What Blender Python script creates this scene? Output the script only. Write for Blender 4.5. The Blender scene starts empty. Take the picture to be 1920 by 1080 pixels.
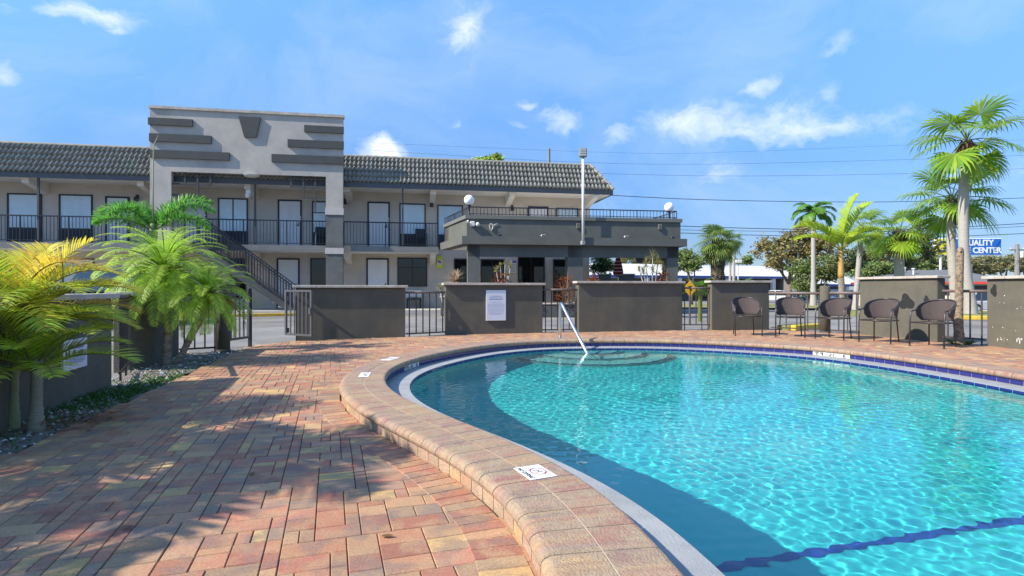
import bpy, math, random
import numpy as np
from mathutils import Vector, Matrix, noise
R=math.radians; PI=math.pi
rnd=random.Random(7)
SC=bpy.context.scene
COL=SC.collection
# ---------------------------------------------------------------- camera
F=1050.0; H=1.08; CY=540.0
cam=bpy.data.cameras.new('camera'); cam.sensor_width=36; cam.lens=36*F/1920; cam.clip_end=3000; cam.clip_start=.05
camo=bpy.data.objects.new('camera',cam); COL.objects.link(camo); camo.location=(0,0,H); camo.rotation_euler=(R(90),0,0)
SC.camera=camo
# ---------------------------------------------------------------- light
SUN=Vector((.94,.385,-.84)).normalized()
EXPO=0.98
SC.view_settings.view_transform='Standard'; SC.view_settings.look='None'; SC.view_settings.gamma=1; SC.view_settings.exposure=EXPO
SC.view_settings.use_curve_mapping=False
sl=bpy.data.lights.new('sun','SUN'); sl.energy=4.0; sl.angle=R(.5); sl.color=(1,.92,.79)
sl.cycles.is_caustics_light=True
so=bpy.data.objects.new('sun',sl); COL.objects.link(so); so.rotation_euler=SUN.to_track_quat('-Z','Y').to_euler(); so.location=(-20,-6,20)
W=bpy.data.worlds.new('World'); SC.world=W; W.use_nodes=True
def build_world():
    nt=W.node_tree; N=nt.nodes; Lk=nt.links
    bg=N['Background']; bg.inputs[1].default_value=.148
    sk=N.new('ShaderNodeTexSky'); sk.sky_type='NISHITA'; sk.sun_disc=False
    sk.sun_elevation=math.asin(-SUN.z); sk.sun_rotation=math.atan2(-SUN.x,-SUN.y)
    sk.air_density=1.25; sk.dust_density=.15; sk.ozone_density=2.5; sk.altitude=0
    tc=N.new('ShaderNodeTexCoord')
    def vm(op,a,b=None):
        n=N.new('ShaderNodeVectorMath'); n.operation=op
        for i,x in enumerate((a,b)):
            if x is None: continue
            if isinstance(x,(tuple,Vector)): n.inputs[i].default_value=tuple(x)
            else: Lk.new(x,n.inputs[i])
        return n
    def ma(op,a,b=None,c=None,clamp=False):
        n=N.new('ShaderNodeMath'); n.operation=op; n.use_clamp=clamp
        for i,x in enumerate((a,b,c)):
            if x is None: continue
            if isinstance(x,(int,float)): n.inputs[i].default_value=x
            else: Lk.new(x,n.inputs[i])
        return n.outputs[0]
    d0=vm('NORMALIZE',tc.outputs['Generated']).outputs[0]
    wn=N.new('ShaderNodeTexNoise'); wn.inputs['Scale'].default_value=7; wn.inputs['Detail'].default_value=6; wn.inputs['Roughness'].default_value=.6; Lk.new(d0,wn.inputs['Vector'])
    w2=vm('SUBTRACT',wn.outputs['Color'],(.5,.5,.5)); w3=vm('MULTIPLY',w2.outputs[0],(.13,.0,.09)); d=vm('ADD',d0,w3.outputs[0]).outputs[0]
    # clouds: pixel centre, half width, half height (px), tilt deg, strength
    cl=[(1440,230,225,42,-2,1.0),(875,45,75,50,35,.75),(1040,222,60,40,-15,.72),(1568,98,52,26,30,.7),(1418,158,38,24,32,.75),
        (712,285,52,30,0,1.35),(150,14,90,22,-8,1.1),(10,145,34,30,0,.85),(1166,265,34,24,15,.85),(1345,312,62,48,60,.62),(1565,185,30,26,50,.5),
        (1595,318,50,16,15,.6),(975,188,24,9,0,.8),(860,229,26,10,0,.5),(210,44,28,9,0,.7),(1890,330,80,60,0,.35),(1700,400,260,40,0,.3),(20,10,40,26,0,.6),
        (1180,390,160,40,0,.3),(958,230,26,12,0,.5)]
    tot=None
    for (u,v,a,b,t,s) in cl:
        c=Vector(((u-960)/F,1,(CY-v)/F)); k=c.length; c.normalize()
        e=Vector((1,0,0)); e=(e-c*e.dot(c)).normalized(); g=e.cross(c)*1.0
        if g.z<0: g=-g
        t=R(t); e2=e*math.cos(t)+g*math.sin(t); g2=g*math.cos(t)-e*math.sin(t)
        sa=a/F/k; sb=b/F/k
        x=vm('DOT_PRODUCT',d,e2/sa).outputs['Value']; y=vm('DOT_PRODUCT',d,g2/sb).outputs['Value']
        r2=ma('ADD',ma('MULTIPLY',x,x),ma('MULTIPLY',y,y))
        m=ma('MULTIPLY',ma('EXPONENT',ma('MULTIPLY',r2,-1.1)),s)
        tot=m if tot is None else ma('MAXIMUM',tot,m)
    front=vm('DOT_PRODUCT',d0,(0,1,0)).outputs['Value']
    tot=ma('MULTIPLY',tot,ma('GREATER_THAN',front,0))
    mp=N.new('ShaderNodeMapping'); mp.inputs['Scale'].default_value=(1,1,2.1); Lk.new(d,mp.inputs[0])
    def nz(sc,det,ro,dist):
        n=N.new('ShaderNodeTexNoise'); n.inputs['Scale'].default_value=sc; n.inputs['Detail'].default_value=det; n.inputs['Roughness'].default_value=ro; n.inputs['Distortion'].default_value=dist
        Lk.new(mp.outputs[0],n.inputs['Vector']); return n.outputs[0]
    n1=nz(9,9,.62,.5)
    cm=ma('SUBTRACT',ma('ADD',ma('MULTIPLY',tot,.70),ma('MULTIPLY',n1,1.75)),1.08,clamp=True)
    cm=ma('MULTIPLY',ma('POWER',cm,1.15),ma('MINIMUM',ma('MULTIPLY',tot,2.2),1.0))
    # thin milky wisps
    n2=nz(2.2,6,.6,.8)
    wis=ma('MULTIPLY',ma('SUBTRACT',n2,.42,clamp=True),.55)
    cm=ma('MINIMUM',ma('ADD',ma('MULTIPLY',cm,1.1),wis),.80)
    # sky tone: keep the physical sky, a little more blue in the air
    tint=N.new('ShaderNodeMix'); tint.data_type='RGBA'; tint.blend_type='MULTIPLY'; tint.inputs[0].default_value=1
    Lk.new(sk.outputs[0],tint.inputs[6])
    sep=N.new('ShaderNodeSeparateXYZ'); Lk.new(d0,sep.inputs[0])
    rp=N.new('ShaderNodeValToRGB'); Lk.new(sep.outputs[2],rp.inputs[0]); el=rp.color_ramp.elements
    for k,(p,c) in enumerate(SKYR):
        e=el[k] if k<2 else el.new(p)
        e.position=p; e.color=(*c,1)
    Lk.new(rp.outputs[0],tint.inputs[7])
    mx=N.new('ShaderNodeMix'); mx.data_type='RGBA'; Lk.new(cm,mx.inputs[0]); Lk.new(tint.outputs[2],mx.inputs[6]); mx.inputs[7].default_value=CLOUD
    Lk.new(mx.outputs[2],bg.inputs[0])
SKYR=[(0,(.175,.25,.44)),(.08,(.19,.27,.46)),(.2,(.275,.395,.60)),(.45,(.56,.79,.98)),(1,(.72,.90,1.1))]; CLOUD=(4.2,4.35,4.7,1)
build_world()
# ---------------------------------------------------------------- helpers
def px(u,v,y): return Vector(((u-960)/F*y, y, H+(CY-v)/F*y))
def gp(u,v,z=0.0):
    t=(H-z)*F/(v-CY); return Vector(((u-960)/F*t,t,z))
MATS={}
def _nodes(name):
    m=bpy.data.materials.new(name); m.use_nodes=True; MATS[name]=m
    return m,m.node_tree.nodes,m.node_tree.links,m.node_tree.nodes['Principled BSDF']
def mat(name,c,r=.7,var=.12,vs=3.0,bump=0.0,bs=40.0,metal=0,attr=False,trans=0.0,spec=.5,c2=None,cs=2.0,stretch=None,detail=5,coat=0):
    if name in MATS: return MATS[name]
    m,N,L,b=_nodes(name)
    b.inputs['Roughness'].default_value=r; b.inputs['Metallic'].default_value=metal; b.inputs['Specular IOR Level'].default_value=spec
    if coat: b.inputs['Coat Weight'].default_value=coat
    tc=N.new('ShaderNodeTexCoord'); vec=tc.outputs['Object']
    if stretch:
        mp=N.new('ShaderNodeMapping'); mp.inputs['Scale'].default_value=stretch; L.new(vec,mp.inputs[0]); vec=mp.outputs[0]
    if attr:
        a=N.new('ShaderNodeAttribute'); a.attribute_name='Col'; col=a.outputs['Color']
    else:
        rg=N.new('ShaderNodeRGB'); rg.outputs[0].default_value=(*c,1); col=rg.outputs[0]
    if c2:
        n=N.new('ShaderNodeTexNoise'); n.inputs['Scale'].default_value=cs; n.inputs['Detail'].default_value=6; n.inputs['Roughness'].default_value=.65; L.new(vec,n.inputs['Vector'])
        rp=N.new('ShaderNodeMapRange'); rp.inputs[1].default_value=.42; rp.inputs[2].default_value=.62; L.new(n.outputs[0],rp.inputs[0])
        mx=N.new('ShaderNodeMix'); mx.data_type='RGBA'; L.new(rp.outputs[0],mx.inputs[0]); L.new(col,mx.inputs[6]); mx.inputs[7].default_value=(*c2,1); col=mx.outputs[2]
    if var:
        n=N.new('ShaderNodeTexNoise'); n.inputs['Scale'].default_value=vs; n.inputs['Detail'].default_value=detail; n.inputs['Roughness'].default_value=.7; L.new(vec,n.inputs['Vector'])
        rp=N.new('ShaderNodeMapRange'); rp.inputs[1].default_value=.25; rp.inputs[2].default_value=.75; rp.inputs[3].default_value=1-var; rp.inputs[4].default_value=1+var; L.new(n.outputs[0],rp.inputs[0])
        mx=N.new('ShaderNodeMix'); mx.data_type='RGBA'; mx.blend_type='MULTIPLY'; mx.inputs[0].default_value=1; L.new(col,mx.inputs[6]); L.new(rp.outputs[0],mx.inputs[7]); col=mx.outputs[2]
    L.new(col,b.inputs['Base Color'])
    if bump:
        n=N.new('ShaderNodeTexNoise'); n.inputs['Scale'].default_value=bs; n.inputs['Detail'].default_value=4; L.new(vec,n.inputs['Vector'])
        bp=N.new('ShaderNodeBump'); bp.inputs['Strength'].default_value=bump; bp.inputs['Distance'].default_value=.02; L.new(n.outputs[0],bp.inputs['Height']); L.new(bp.outputs[0],b.inputs['Normal'])
    if trans:
        out=[n for n in N if n.type=='OUTPUT_MATERIAL'][0]
        t=N.new('ShaderNodeBsdfTranslucent'); L.new(col,t.inputs[0])
        ms=N.new('ShaderNodeMixShader'); ms.inputs[0].default_value=trans; L.new(b.outputs[0],ms.inputs[1]); L.new(t.outputs[0],ms.inputs[2]); L.new(ms.outputs[0],out.inputs[0])
    return m
class MB:
    def __init__(s): s.v=[]; s.f=[]; s.c=[]; s.mi=[]; s.cc=(1,1,1); s.cm=0
    def add(s,vs,fs):
        k=len(s.v); s.v+= [tuple(p) for p in vs]; s.c+=[s.cc]*len(vs)
        for f in fs: s.f.append(tuple(i+k for i in f)); s.mi.append(s.cm)
    def quad(s,a,b,c,d): s.add([a,b,c,d],[(0,1,2,3)])
    def box(s,x0,x1,y0,y1,z0,z1,M=None,open=''):
        vs=[Vector(p) for p in ((x0,y0,z0),(x1,y0,z0),(x1,y1,z0),(x0,y1,z0),(x0,y0,z1),(x1,y0,z1),(x1,y1,z1),(x0,y1,z1))]
        if M: vs=[M@p for p in vs]
        s.add(vs,[(0,3,2,1),(4,5,6,7),(0,1,5,4),(1,2,6,5),(2,3,7,6),(3,0,4,7)])
    def bbox(s,x0,x1,y0,y1,z0,z1,b=.01,M=None):   # box with chamfered vertical+top edges
        def ring(i,z): return [(x0+i,y0,z),(x1-i,y0,z),(x1,y0+i,z),(x1,y1-i,z),(x1-i,y1,z),(x0+i,y1,z),(x0,y1-i,z),(x0,y0+i,z)]
        def ring2(z): return [(x0+b*1.4,y0+b,z),(x1-b*1.4,y0+b,z),(x1-b,y0+b*1.4,z),(x1-b,y1-b*1.4,z),(x1-b*1.4,y1-b,z),(x0+b*1.4,y1-b,z),(x0+b,y1-b*1.4,z),(x0+b,y0+b*1.4,z)]
        vs=[Vector(p) for p in ring2(z0)+ring(b,z0+b)+ring(b,z1-b)+ring2(z1)]
        if M: vs=[M@p for p in vs]
        fs=[tuple(range(7,-1,-1)),tuple(range(24,32))]
        for k in range(3):
            for i in range(8): fs.append((k*8+i,k*8+(i+1)%8,(k+1)*8+(i+1)%8,(k+1)*8+i))
        s.add(vs,fs)
    def tube(s,pts,rad,n=6,cap=True):
        pts=[Vector(p) for p in pts]; m=len(pts)
        if not hasattr(rad,'__len__'): rad=[rad]*m
        vs=[]; prev=None
        for i,p in enumerate(pts):
            t=(pts[min(i+1,m-1)]-pts[max(i-1,0)])
            if t.length<1e-9: t=Vector((0,0,1))
            t.normalize()
            if prev is None:
                a=Vector((0,0,1)) if abs(t.z)<.9 else Vector((1,0,0)); e=t.cross(a).normalized()
            else:
                e=(prev-t*prev.dot(t)); 
                e=e.normalized() if e.length>1e-6 else t.orthogonal().normalized()
            prev=e; g=t.cross(e)
            for k in range(n):
                an=2*PI*k/n; vs.append(p+(e*math.cos(an)+g*math.sin(an))*rad[i])
        fs=[]
        for i in range(m-1):
            for k in range(n): fs.append((i*n+k,i*n+(k+1)%n,(i+1)*n+(k+1)%n,(i+1)*n+k))
        if cap: fs.append(tuple(range(n-1,-1,-1))); fs.append(tuple(range((m-1)*n,m*n)))
        s.add(vs,fs)
    def lathe(s,c,prof,n=16):   # prof: (r,z) list, centre c
        c=Vector(c); vs=[]; 
        for r,z in prof:
            for k in range(n): a=2*PI*k/n; vs.append((c.x+r*math.cos(a),c.y+r*math.sin(a),c.z+z))
        fs=[]
        for i in range(len(prof)-1):
            for k in range(n): fs.append((i*n+k,i*n+(k+1)%n,(i+1)*n+(k+1)%n,(i+1)*n+k))
        fs.append(tuple(range(n-1,-1,-1))); fs.append(tuple(range((len(prof)-1)*n,len(prof)*n)))
        s.add(vs,fs)
    def ball(s,c,r,n=16,m=10,sq=(1,1,1)):
        vs=[]; fs=[]
        for i in range(m+1):
            th=PI*i/m
            for k in range(n): a=2*PI*k/n; vs.append((c[0]+r*sq[0]*math.sin(th)*math.cos(a),c[1]+r*sq[1]*math.sin(th)*math.sin(a),c[2]+r*sq[2]*math.cos(th)))
        for i in range(m):
            for k in range(n): fs.append((i*n+k,(i+1)*n+k,(i+1)*n+(k+1)%n,i*n+(k+1)%n))
        s.add(vs,fs)
    def prism(s,pts,e):   # planar polygon extruded by vector e
        n=len(pts); e=Vector(e); pts=[Vector(p) for p in pts]
        s.add(pts+[p+e for p in pts],[tuple(range(n-1,-1,-1)),tuple(range(n,2*n))]+[(i,(i+1)%n,n+(i+1)%n,n+i) for i in range(n)])
    def build(s,name,m,parent=None,smooth=False,attr=False):
        me=bpy.data.meshes.new(name); me.from_pydata(s.v,[],s.f)
        ms=m if isinstance(m,(list,tuple)) else [m]
        for x in ms: me.materials.append(x)
        if len(ms)>1: me.polygons.foreach_set('material_index',s.mi)
        if smooth: me.polygons.foreach_set('use_smooth',[True]*len(s.f))
        if attr:
            ca=me.color_attributes.new('Col','FLOAT_COLOR','POINT'); ca.data.foreach_set('color',np.array([(c[0],c[1],c[2],1) for c in s.c],dtype=np.float32).ravel())
        me.update()
        o=bpy.data.objects.new(name,me); COL.objects.link(o)
        if parent: o.parent=parent
        return o
def tag(o,label=None,cat=None,group=None,kind=None):
    if label: o['label']=label
    if cat: o['category']=cat
    if group: o['group']=group
    if kind: o['kind']=kind
    return o
def empty(name,loc=(0,0,0),rz=0,label=None,cat=None,group=None):
    o=bpy.data.objects.new(name,None); COL.objects.link(o); o.location=loc; o.rotation_euler=(0,0,rz); o.empty_display_size=.2
    return tag(o,label,cat,group)
def copy_tree(o,parent=None):
    c=o.copy(); COL.objects.link(c)
    if parent: c.parent=parent
    for ch in list(o.children): copy_tree(ch,c)
    return c
def text(body,size,m,name,parent,M,ext=.002,align='CENTER',bold=0,sx=1.0):
    cu=bpy.data.curves.new('t','FONT'); cu.body=body; cu.size=size; cu.align_x=align; cu.align_y='CENTER'; cu.extrude=ext; cu.offset=bold; cu.resolution_u=3
    t=bpy.data.objects.new('t',cu); COL.objects.link(t); dg=bpy.context.evaluated_depsgraph_get(); dg.update()
    me=bpy.data.meshes.new_from_object(t.evaluated_get(dg)); bpy.data.objects.remove(t); 
    me.transform(M@Matrix.Scale(sx,4,(1,0,0))); me.materials.clear(); me.materials.append(m)
    o=bpy.data.objects.new(name,me); COL.objects.link(o)
    if parent: o.parent=parent
    return o
def lerp(a,b,t): return a+(b-a)*t
def mixc(a,b,t): return tuple(lerp(x,y,t) for x,y in zip(a,b))
def jit(c,a): 
    k=1+rnd.uniform(-a,a); return tuple(max(0,x*k*(1+rnd.uniform(-a,a)*.35)) for x in c)
# materials
M_wall=mat('facade_stucco',(.54,.475,.395),.9,.12,.8,.35,45,c2=(.47,.425,.37),cs=.5)
M_tower=mat('tower_stucco',(.44,.405,.355),.9,.16,.9,.6,30,c2=(.36,.34,.31),cs=.6)
M_dark=mat('dark_grey_paint',(.062,.068,.068),.7,.12,2,.12,60)
M_band=mat('band_paint',(.058,.062,.062),.8,.15,3,.3,50)
M_canopy=mat('canopy_stucco',(.098,.102,.092),.88,.12,1.4,.3,50,c2=(.115,.118,.104),cs=1.1)
M_white=mat('white_paint',(.62,.60,.56),.6,.06,3)
M_soffit=mat('soffit_paint',(.70,.66,.60),.8,.07,1.5)
M_door=mat('door_paint',(.66,.66,.66),.5,.04,3)
M_frame=mat('black_frame',(.012,.016,.022),.5,.1,4)
M_panel=mat('dark_panel',(.02,.024,.032),.6,.1,4)
M_rail=mat('black_rail',(.014,.018,.026),.45,.1,4)
M_roof=mat('roof_tile',(.20,.20,.16),.85,.2,2.2,.3,60,attr=True)
M_ridge=mat('ridge_tile',(.28,.265,.22),.85,.2,3)
M_curt=mat('curtain',(.86,.90,.90),.8,.05,2)
def glass_mat(name,c,r=.03):
    m,N,L,b=_nodes(name); b.inputs['Base Color'].default_value=(*c,1); b.inputs['Roughness'].default_value=r
    out=[n for n in N if n.type=='OUTPUT_MATERIAL'][0]
    t=N.new('ShaderNodeBsdfTransparent'); t.inputs[0].default_value=(.94,.98,1,1)
    g=N.new('ShaderNodeBsdfGlossy'); g.inputs['Roughness'].default_value=r
    fr=N.new('ShaderNodeFresnel'); fr.inputs[0].default_value=1.42
    n=N.new('ShaderNodeTexNoise'); n.inputs['Scale'].default_value=1.3; bp=N.new('ShaderNodeBump'); bp.inputs['Strength'].default_value=.12; bp.inputs['Distance'].default_value=.05
    tc=N.new('ShaderNodeTexCoord'); L.new(tc.outputs['Object'],n.inputs['Vector']); L.new(n.outputs[0],bp.inputs['Height']); L.new(bp.outputs[0],g.inputs['Normal'])
    ms=N.new('ShaderNodeMixShader'); L.new(fr.outputs[0],ms.inputs[0]); L.new(t.outputs[0],ms.inputs[1]); L.new(g.outputs[0],ms.inputs[2]); L.new(ms.outputs[0],out.inputs[0]); return m
M_glass=glass_mat('window_glass',(.5,.5,.5))
M_dglass=mat('dark_glass',(.008,.010,.010),.04,.0,spec=.7)
M_pw=mat('pool_wall_stucco',(.122,.110,.080),.92,.16,1.3,.35,55,c2=(.086,.083,.066),cs=1.1,stretch=(1,1,.8))
M_cap=mat('wall_cap',(.47,.43,.37),.85,.16,5,.2,60,c2=(.38,.33,.27),cs=4)
M_pipe=mat('rail_pipe',(.15,.115,.10),.55,.2,9)
M_bar=mat('rail_bar',(.05,.04,.036),.5,.2,9)
M_steel=mat('stainless_steel',(.66,.66,.67),.32,.05,20,metal=1)
M_gate=mat('gate_metal',(.10,.10,.105),.45,.2,9,metal=.3)
M_bark=mat('palm_bark',(.30,.26,.21),.95,.3,9,.8,25,c2=(.16,.13,.10),cs=11,stretch=(1,1,2.5))
M_gbark=mat('grey_palm_bark',(.36,.335,.295),.9,.18,5,.5,20,stretch=(1,1,6))
M_leaf=mat('leaf',(.1,.2,.03),.42,.12,6,attr=True,trans=.5,spec=.4)
M_oak=mat('oak_leaf',(.1,.12,.04),.6,.15,1,attr=True,trans=.25,spec=.3)
M_wood=mat('tree_bark',(.16,.12,.09),.95,.3,6,.8,20)
M_asph=mat('asphalt',(.235,.225,.205),.92,.16,1.1,.4,90,c2=(.135,.13,.125),cs=.35,detail=9)
M_conc=mat('concrete',(.42,.40,.36),.9,.15,3,.3,60)
M_yel=mat('yellow_paint',(.55,.34,.03),.8,.3,6,.2,60,c2=(.35,.24,.06),cs=7)
M_chrm=mat('black_plastic',(.02,.02,.022),.5,0)
# ---------------------------------------------------------------- pool curve
IN=[(.57,1.85),(.52,2.23),(.44,2.6),(.30,2.95),(.09,3.31),(-.22,3.81),(-.56,4.26),(-.90,4.77),(-1.22,5.40),(-1.39,6.0),(-1.46,6.6),(-1.42,7.2),(-1.18,8.05),(-.56,9.25),(.3,10.08),(1.38,10.36),(2.86,10.30),(4.06,9.69),(4.95,8.95),(5.27,8.2),(5.47,7.4),(5.62,6.16),(5.62,4.6),(5.45,3.0),(5.1,1.5),(4.5,.2),(3.6,-.7),(2.5,-1.0),(1.5,-.7),(.95,.1),(.68,1.0)]
def catmull(P,n=24):
    P=[Vector((p[0],p[1],0)) for p in P]; out=[]; m=len(P)
    for i in range(m):
        a,b,c,d=P[i-1],P[i],P[(i+1)%m],P[(i+2)%m]
        for k in range(n):
            t=k/n; out.append(.5*((2*b)+(c-a)*t+(2*a-5*b+4*c-d)*t*t+(3*b-a-3*c+d)*t**3))
    return out
def resample(C,n):
    C=C+[C[0]]; s=[0]
    for i in range(1,len(C)): s.append(s[-1]+(C[i]-C[i-1]).length)
    T=s[-1]; out=[]; j=0
    for k in range(n):
        x=T*k/n
        while s[j+1]<x: j+=1
        t=(x-s[j])/max(1e-9,s[j+1]-s[j]); out.append(C[j].lerp(C[j+1],t))
    return out,T
C0,TL=resample(catmull(IN),800)
for _ in range(220): C0=[(C0[i-1]+C0[i]*2+C0[(i+1)%800])/4 for i in range(800)]
NP=int(TL/.105); C0,TL=resample(C0,NP*4)
NC=len(C0)
NRM=[]
for i in range(NC):
    t=(C0[(i+2)%NC]-C0[i-2]).normalized(); NRM.append(Vector((t.y,-t.x,0)))
# orientation check: outward normal
area=sum(C0[i].x*C0[(i+1)%NC].y-C0[(i+1)%NC].x*C0[i].y for i in range(NC))
if area<0: NRM=[-n for n in NRM]
def off(i,w,z=0): p=C0[i%NC]+NRM[i%NC]*w; return Vector((p.x,p.y,z))
def inside(xs,ys,w):
    P=[off(i,w) for i in range(0,NC,2)]; xs=np.asarray(xs); ys=np.asarray(ys); r=np.zeros(xs.shape,bool); n=len(P)
    for i in range(n):
        a=P[i]; b=P[(i+1)%n]
        if a.y==b.y: continue
        c=((a.y>ys)!=(b.y>ys))&(xs<(b.x-a.x)*(ys-a.y)/(b.y-a.y)+a.x); r^=c
    return r
# ---------------------------------------------------------------- terrain and setting
def tz(x,y):
    t=max(0,min(1,(x*.5+y-30)/30)); t=t*t*(3-2*t); return -.03-.67*t
def ground_sheet():
    g=MB(); xs=[-400,-200,-120,-80,-60,-45,-35,-25,-18,-12,-7]+[-6.8,-1.99,2,6,9.2]+[12,16,20,25,30,36,43,50,60,80,110,160,240,400]
    ys=[-60,-30,-15,-5.2,-2.0,2,6,10.9]+[14,17,20,23,26,29,32,36,40,45,50,56,62,70,80,95,120,160,240,400,900]
    idx={}
    for j,y in enumerate(ys):
        for i,x in enumerate(xs): idx[i,j]=len(g.v); g.v.append((x,y,tz(x,y))); g.c.append((1,1,1))
    for j in range(len(ys)-1):
        for i in range(len(xs)-1):
            if -6.9<xs[i]<9.1 and -2.1<=ys[j]<10.8 and xs[i+1]<=9.3 and xs[i]>=-2: continue
            g.f.append((idx[i,j],idx[i+1,j],idx[i+1,j+1],idx[i,j+1])); g.mi.append(0)
    o=g.build('ground',M_asph); tag(o,kind='structure')
ground_sheet()
DECK=[(-1.6,-3.5),(-2.4,0),(-3.24,3.54),(-4.02,6.8),(-4.88,10.36),(-4.47,11.40),(-4.41,11.36),(-2.35,12.36),(-1.51,12.95),(.73,13.6),(1.65,13.9),(4.32,14.25),(6.78,14.42),(8.2,13.1),(8.60,10.95),(8.98,10.6),(9.4,8.0),(9.6,4),(9.3,-3.5)]
def inpoly(x,y,P):
    r=False; n=len(P)
    for i in range(n):
        a=P[i]; b=P[(i+1)%n]
        if (a[1]>y)!=(b[1]>y) and x<(b[0]-a[0])*(y-a[1])/(b[1]-a[1])+a[0]: r=not r
    return r
def polygrid(z,step,test,m,name):
    g=MB(); xs=np.arange(-7.2,10.2,step); ys=np.arange(-4.5,15,step); X,Y=np.meshgrid(xs+step/2,ys+step/2); K=test(X,Y)
    idx={}
    def vi(i,j):
        if (i,j) not in idx: idx[i,j]=len(g.v); g.v.append((xs[0]+i*step,ys[0]+j*step,z)); g.c.append((1,1,1))
        return idx[i,j]
    for j in range(len(ys)):
        for i in range(len(xs)):
            if K[j,i]: g.f.append((vi(i,j),vi(i+1,j),vi(i+1,j+1),vi(i,j+1))); g.mi.append(0)
    return g.build(name,m)
M_sand=mat('joint_sand',(.085,.06,.045),.95,.3,30)
def dtest(X,Y):
    K=np.vectorize(lambda x,y: inpoly(x,y,DECK))(X,Y); return K&~inside(X,Y,.2)
tag(polygrid(-.012,.15,dtest,M_sand,'deck_bed'),kind='structure')
# paver colours (linear): terracotta, rose, tan-yellow, plum grey, brown
PCOL=[((.39,.18,.105),5),((.33,.14,.09),4.5),((.48,.31,.13),1.6),((.41,.235,.13),4),((.25,.17,.125),1.5),((.33,.205,.125),2.5)]
def pcol():
    t=rnd.uniform(0,sum(w for _,w in PCOL))
    for c,w in PCOL:
        t-=w
        if t<=0: return jit(c,.13)
    return PCOL[0][0]
def paver_material():
    m,N,L,b=_nodes('paver'); b.inputs['Roughness'].default_value=.78; b.inputs['Specular IOR Level'].default_value=.35
    a=N.new('ShaderNodeAttribute'); a.attribute_name='Col'; tc=N.new('ShaderNodeTexCoord')
    def nz(s,d,ro=.6):
        n=N.new('ShaderNodeTexNoise'); n.inputs['Scale'].default_value=s; n.inputs['Detail'].default_value=d; n.inputs['Roughness'].default_value=ro; L.new(tc.outputs['Object'],n.inputs['Vector']); return n.outputs[0]
    def rng(x,a0,a1,b0,b1):
        r=N.new('ShaderNodeMapRange'); r.inputs[1].default_value=a0; r.inputs[2].default_value=a1; r.inputs[3].default_value=b0; r.inputs[4].default_value=b1; L.new(x,r.inputs[0]); return r.outputs[0]
    def mix(f,A,B,bt='MIX'):
        x=N.new('ShaderNodeMix'); x.data_type='RGBA'; x.blend_type=bt
        for i,q in ((0,f),(6,A),(7,B)):
            if isinstance(q,(int,float)): x.inputs[i].default_value=q
            elif isinstance(q,tuple): x.inputs[i].default_value=q
            else: L.new(q,x.inputs[i])
        return x.outputs[2]
    c=mix(rng(nz(7,3),.45,.60,0,.55),a.outputs['Color'],(.40,.26,.14,1))
    c=mix(rng(nz(5.2,3),.5,.62,0,.6),c,(.21,.15,.12,1))
    c=mix(1.0,c,rng(nz(95,5,.85),.3,.7,.6,1.4),'MULTIPLY')
    c=mix(1.0,c,rng(nz(.8,5),.3,.7,.86,1.12),'MULTIPLY')
    c=mix(rng(nz(230,2,.5),.70,.76,0,.7),c,(.62,.5,.4,1))
    L.new(c,b.inputs['Base Color'])
    bp=N.new('ShaderNodeBump'); bp.inputs['Strength'].default_value=.45; bp.inputs['Distance'].default_value=.004; L.new(nz(160,5,.8),bp.inputs['Height']); L.new(bp.outputs[0],b.inputs['Normal'])
    return m
M_pav=paver_material()
def pavers():
    g=MB(); U=.065; th=math.atan(340/1050); e=Vector((math.cos(th),math.sin(th),0)); f=Vector((-math.sin(th),math.cos(th),0))
    nx,ny=260,300; ox,oy=-60,-60
    occ=np.zeros((nx,ny),bool); cen=[]
    shapes=[((2,2),5),((3,2),6.5),((2,3),2.2),((4,2),1),((2,1),1.2),((1,2),2.0),((3,3),.5)]
    X,Y=np.meshgrid((np.arange(nx)+ox+.5)*U,(np.arange(ny)+oy+.5)*U,indexing='ij')
    WX=X*e.x+Y*f.x; WY=X*e.y+Y*f.y
    big=inside(WX,WY,.50)
    ok=np.vectorize(lambda x,y:inpoly(x,y,DECK))(WX,WY)&~big
    for j in range(ny):
        for i in range(nx):
            if occ[i,j] or not ok[i,j]: continue
            cand=[]
            for (a,b),w in shapes:
                if i+a<=nx and j+b<=ny and not occ[i:i+a,j:j+b].any(): cand.append(((a,b),w))
            if cand:
                t=rnd.uniform(0,sum(w for _,w in cand)); 
                for s,w in cand:
                    t-=w
                    if t<=0: break
            else: s=(1,1)
            a,b=s; occ[i:i+a,j:j+b]=True
            gx,gy=.0014,.0012; bv=.0035
            x0=(i+ox)*U+gx; x1=(i+ox+a)*U-gx; y0=(j+oy)*U+gy; y1=(j+oy+b)*U-gy
            dz=rnd.uniform(-.0012,.0012); tx=rnd.uniform(-.0012,.0012)
            g.cc=pcol(); P=[]
            for (q,z) in ((0,-.0055),(bv,0)):
                for (x,y,k) in ((x0+q,y0+q,-1),(x1-q,y0+q,1),(x1-q,y1-q,1),(x0+q,y1-q,-1)):
                    p=e*x+f*y; P.append((p.x,p.y,z+dz+tx*k))
            g.add(P,[(4,5,6,7),(0,1,5,4),(1,2,6,5),(2,3,7,6),(3,0,4,7)])
    # border course
    st=4
    for i in range(0,NC,st):
        g.cc=pcol(); w0,w1=.435,.64; P=[]
        a0=off(i,0); 
        for (q,z) in ((0,-.003),(.004,.004)):
            for (k,w,sx) in ((0,w0+q,1),(st,w0+q,-1),(st,w1-q,-1),(0,w1-q,1)):
                p=off(i+k,w); t=(off(i+st,w)-off(i,w)).normalized(); p=p+t*sx*(.003+q); P.append((p.x,p.y,z))
        g.add(P,[(4,5,6,7),(0,1,5,4),(1,2,6,5),(2,3,7,6),(3,0,4,7)])
    o=g.build('pool_deck',M_pav,attr=True); tag(o,kind='structure')
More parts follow.
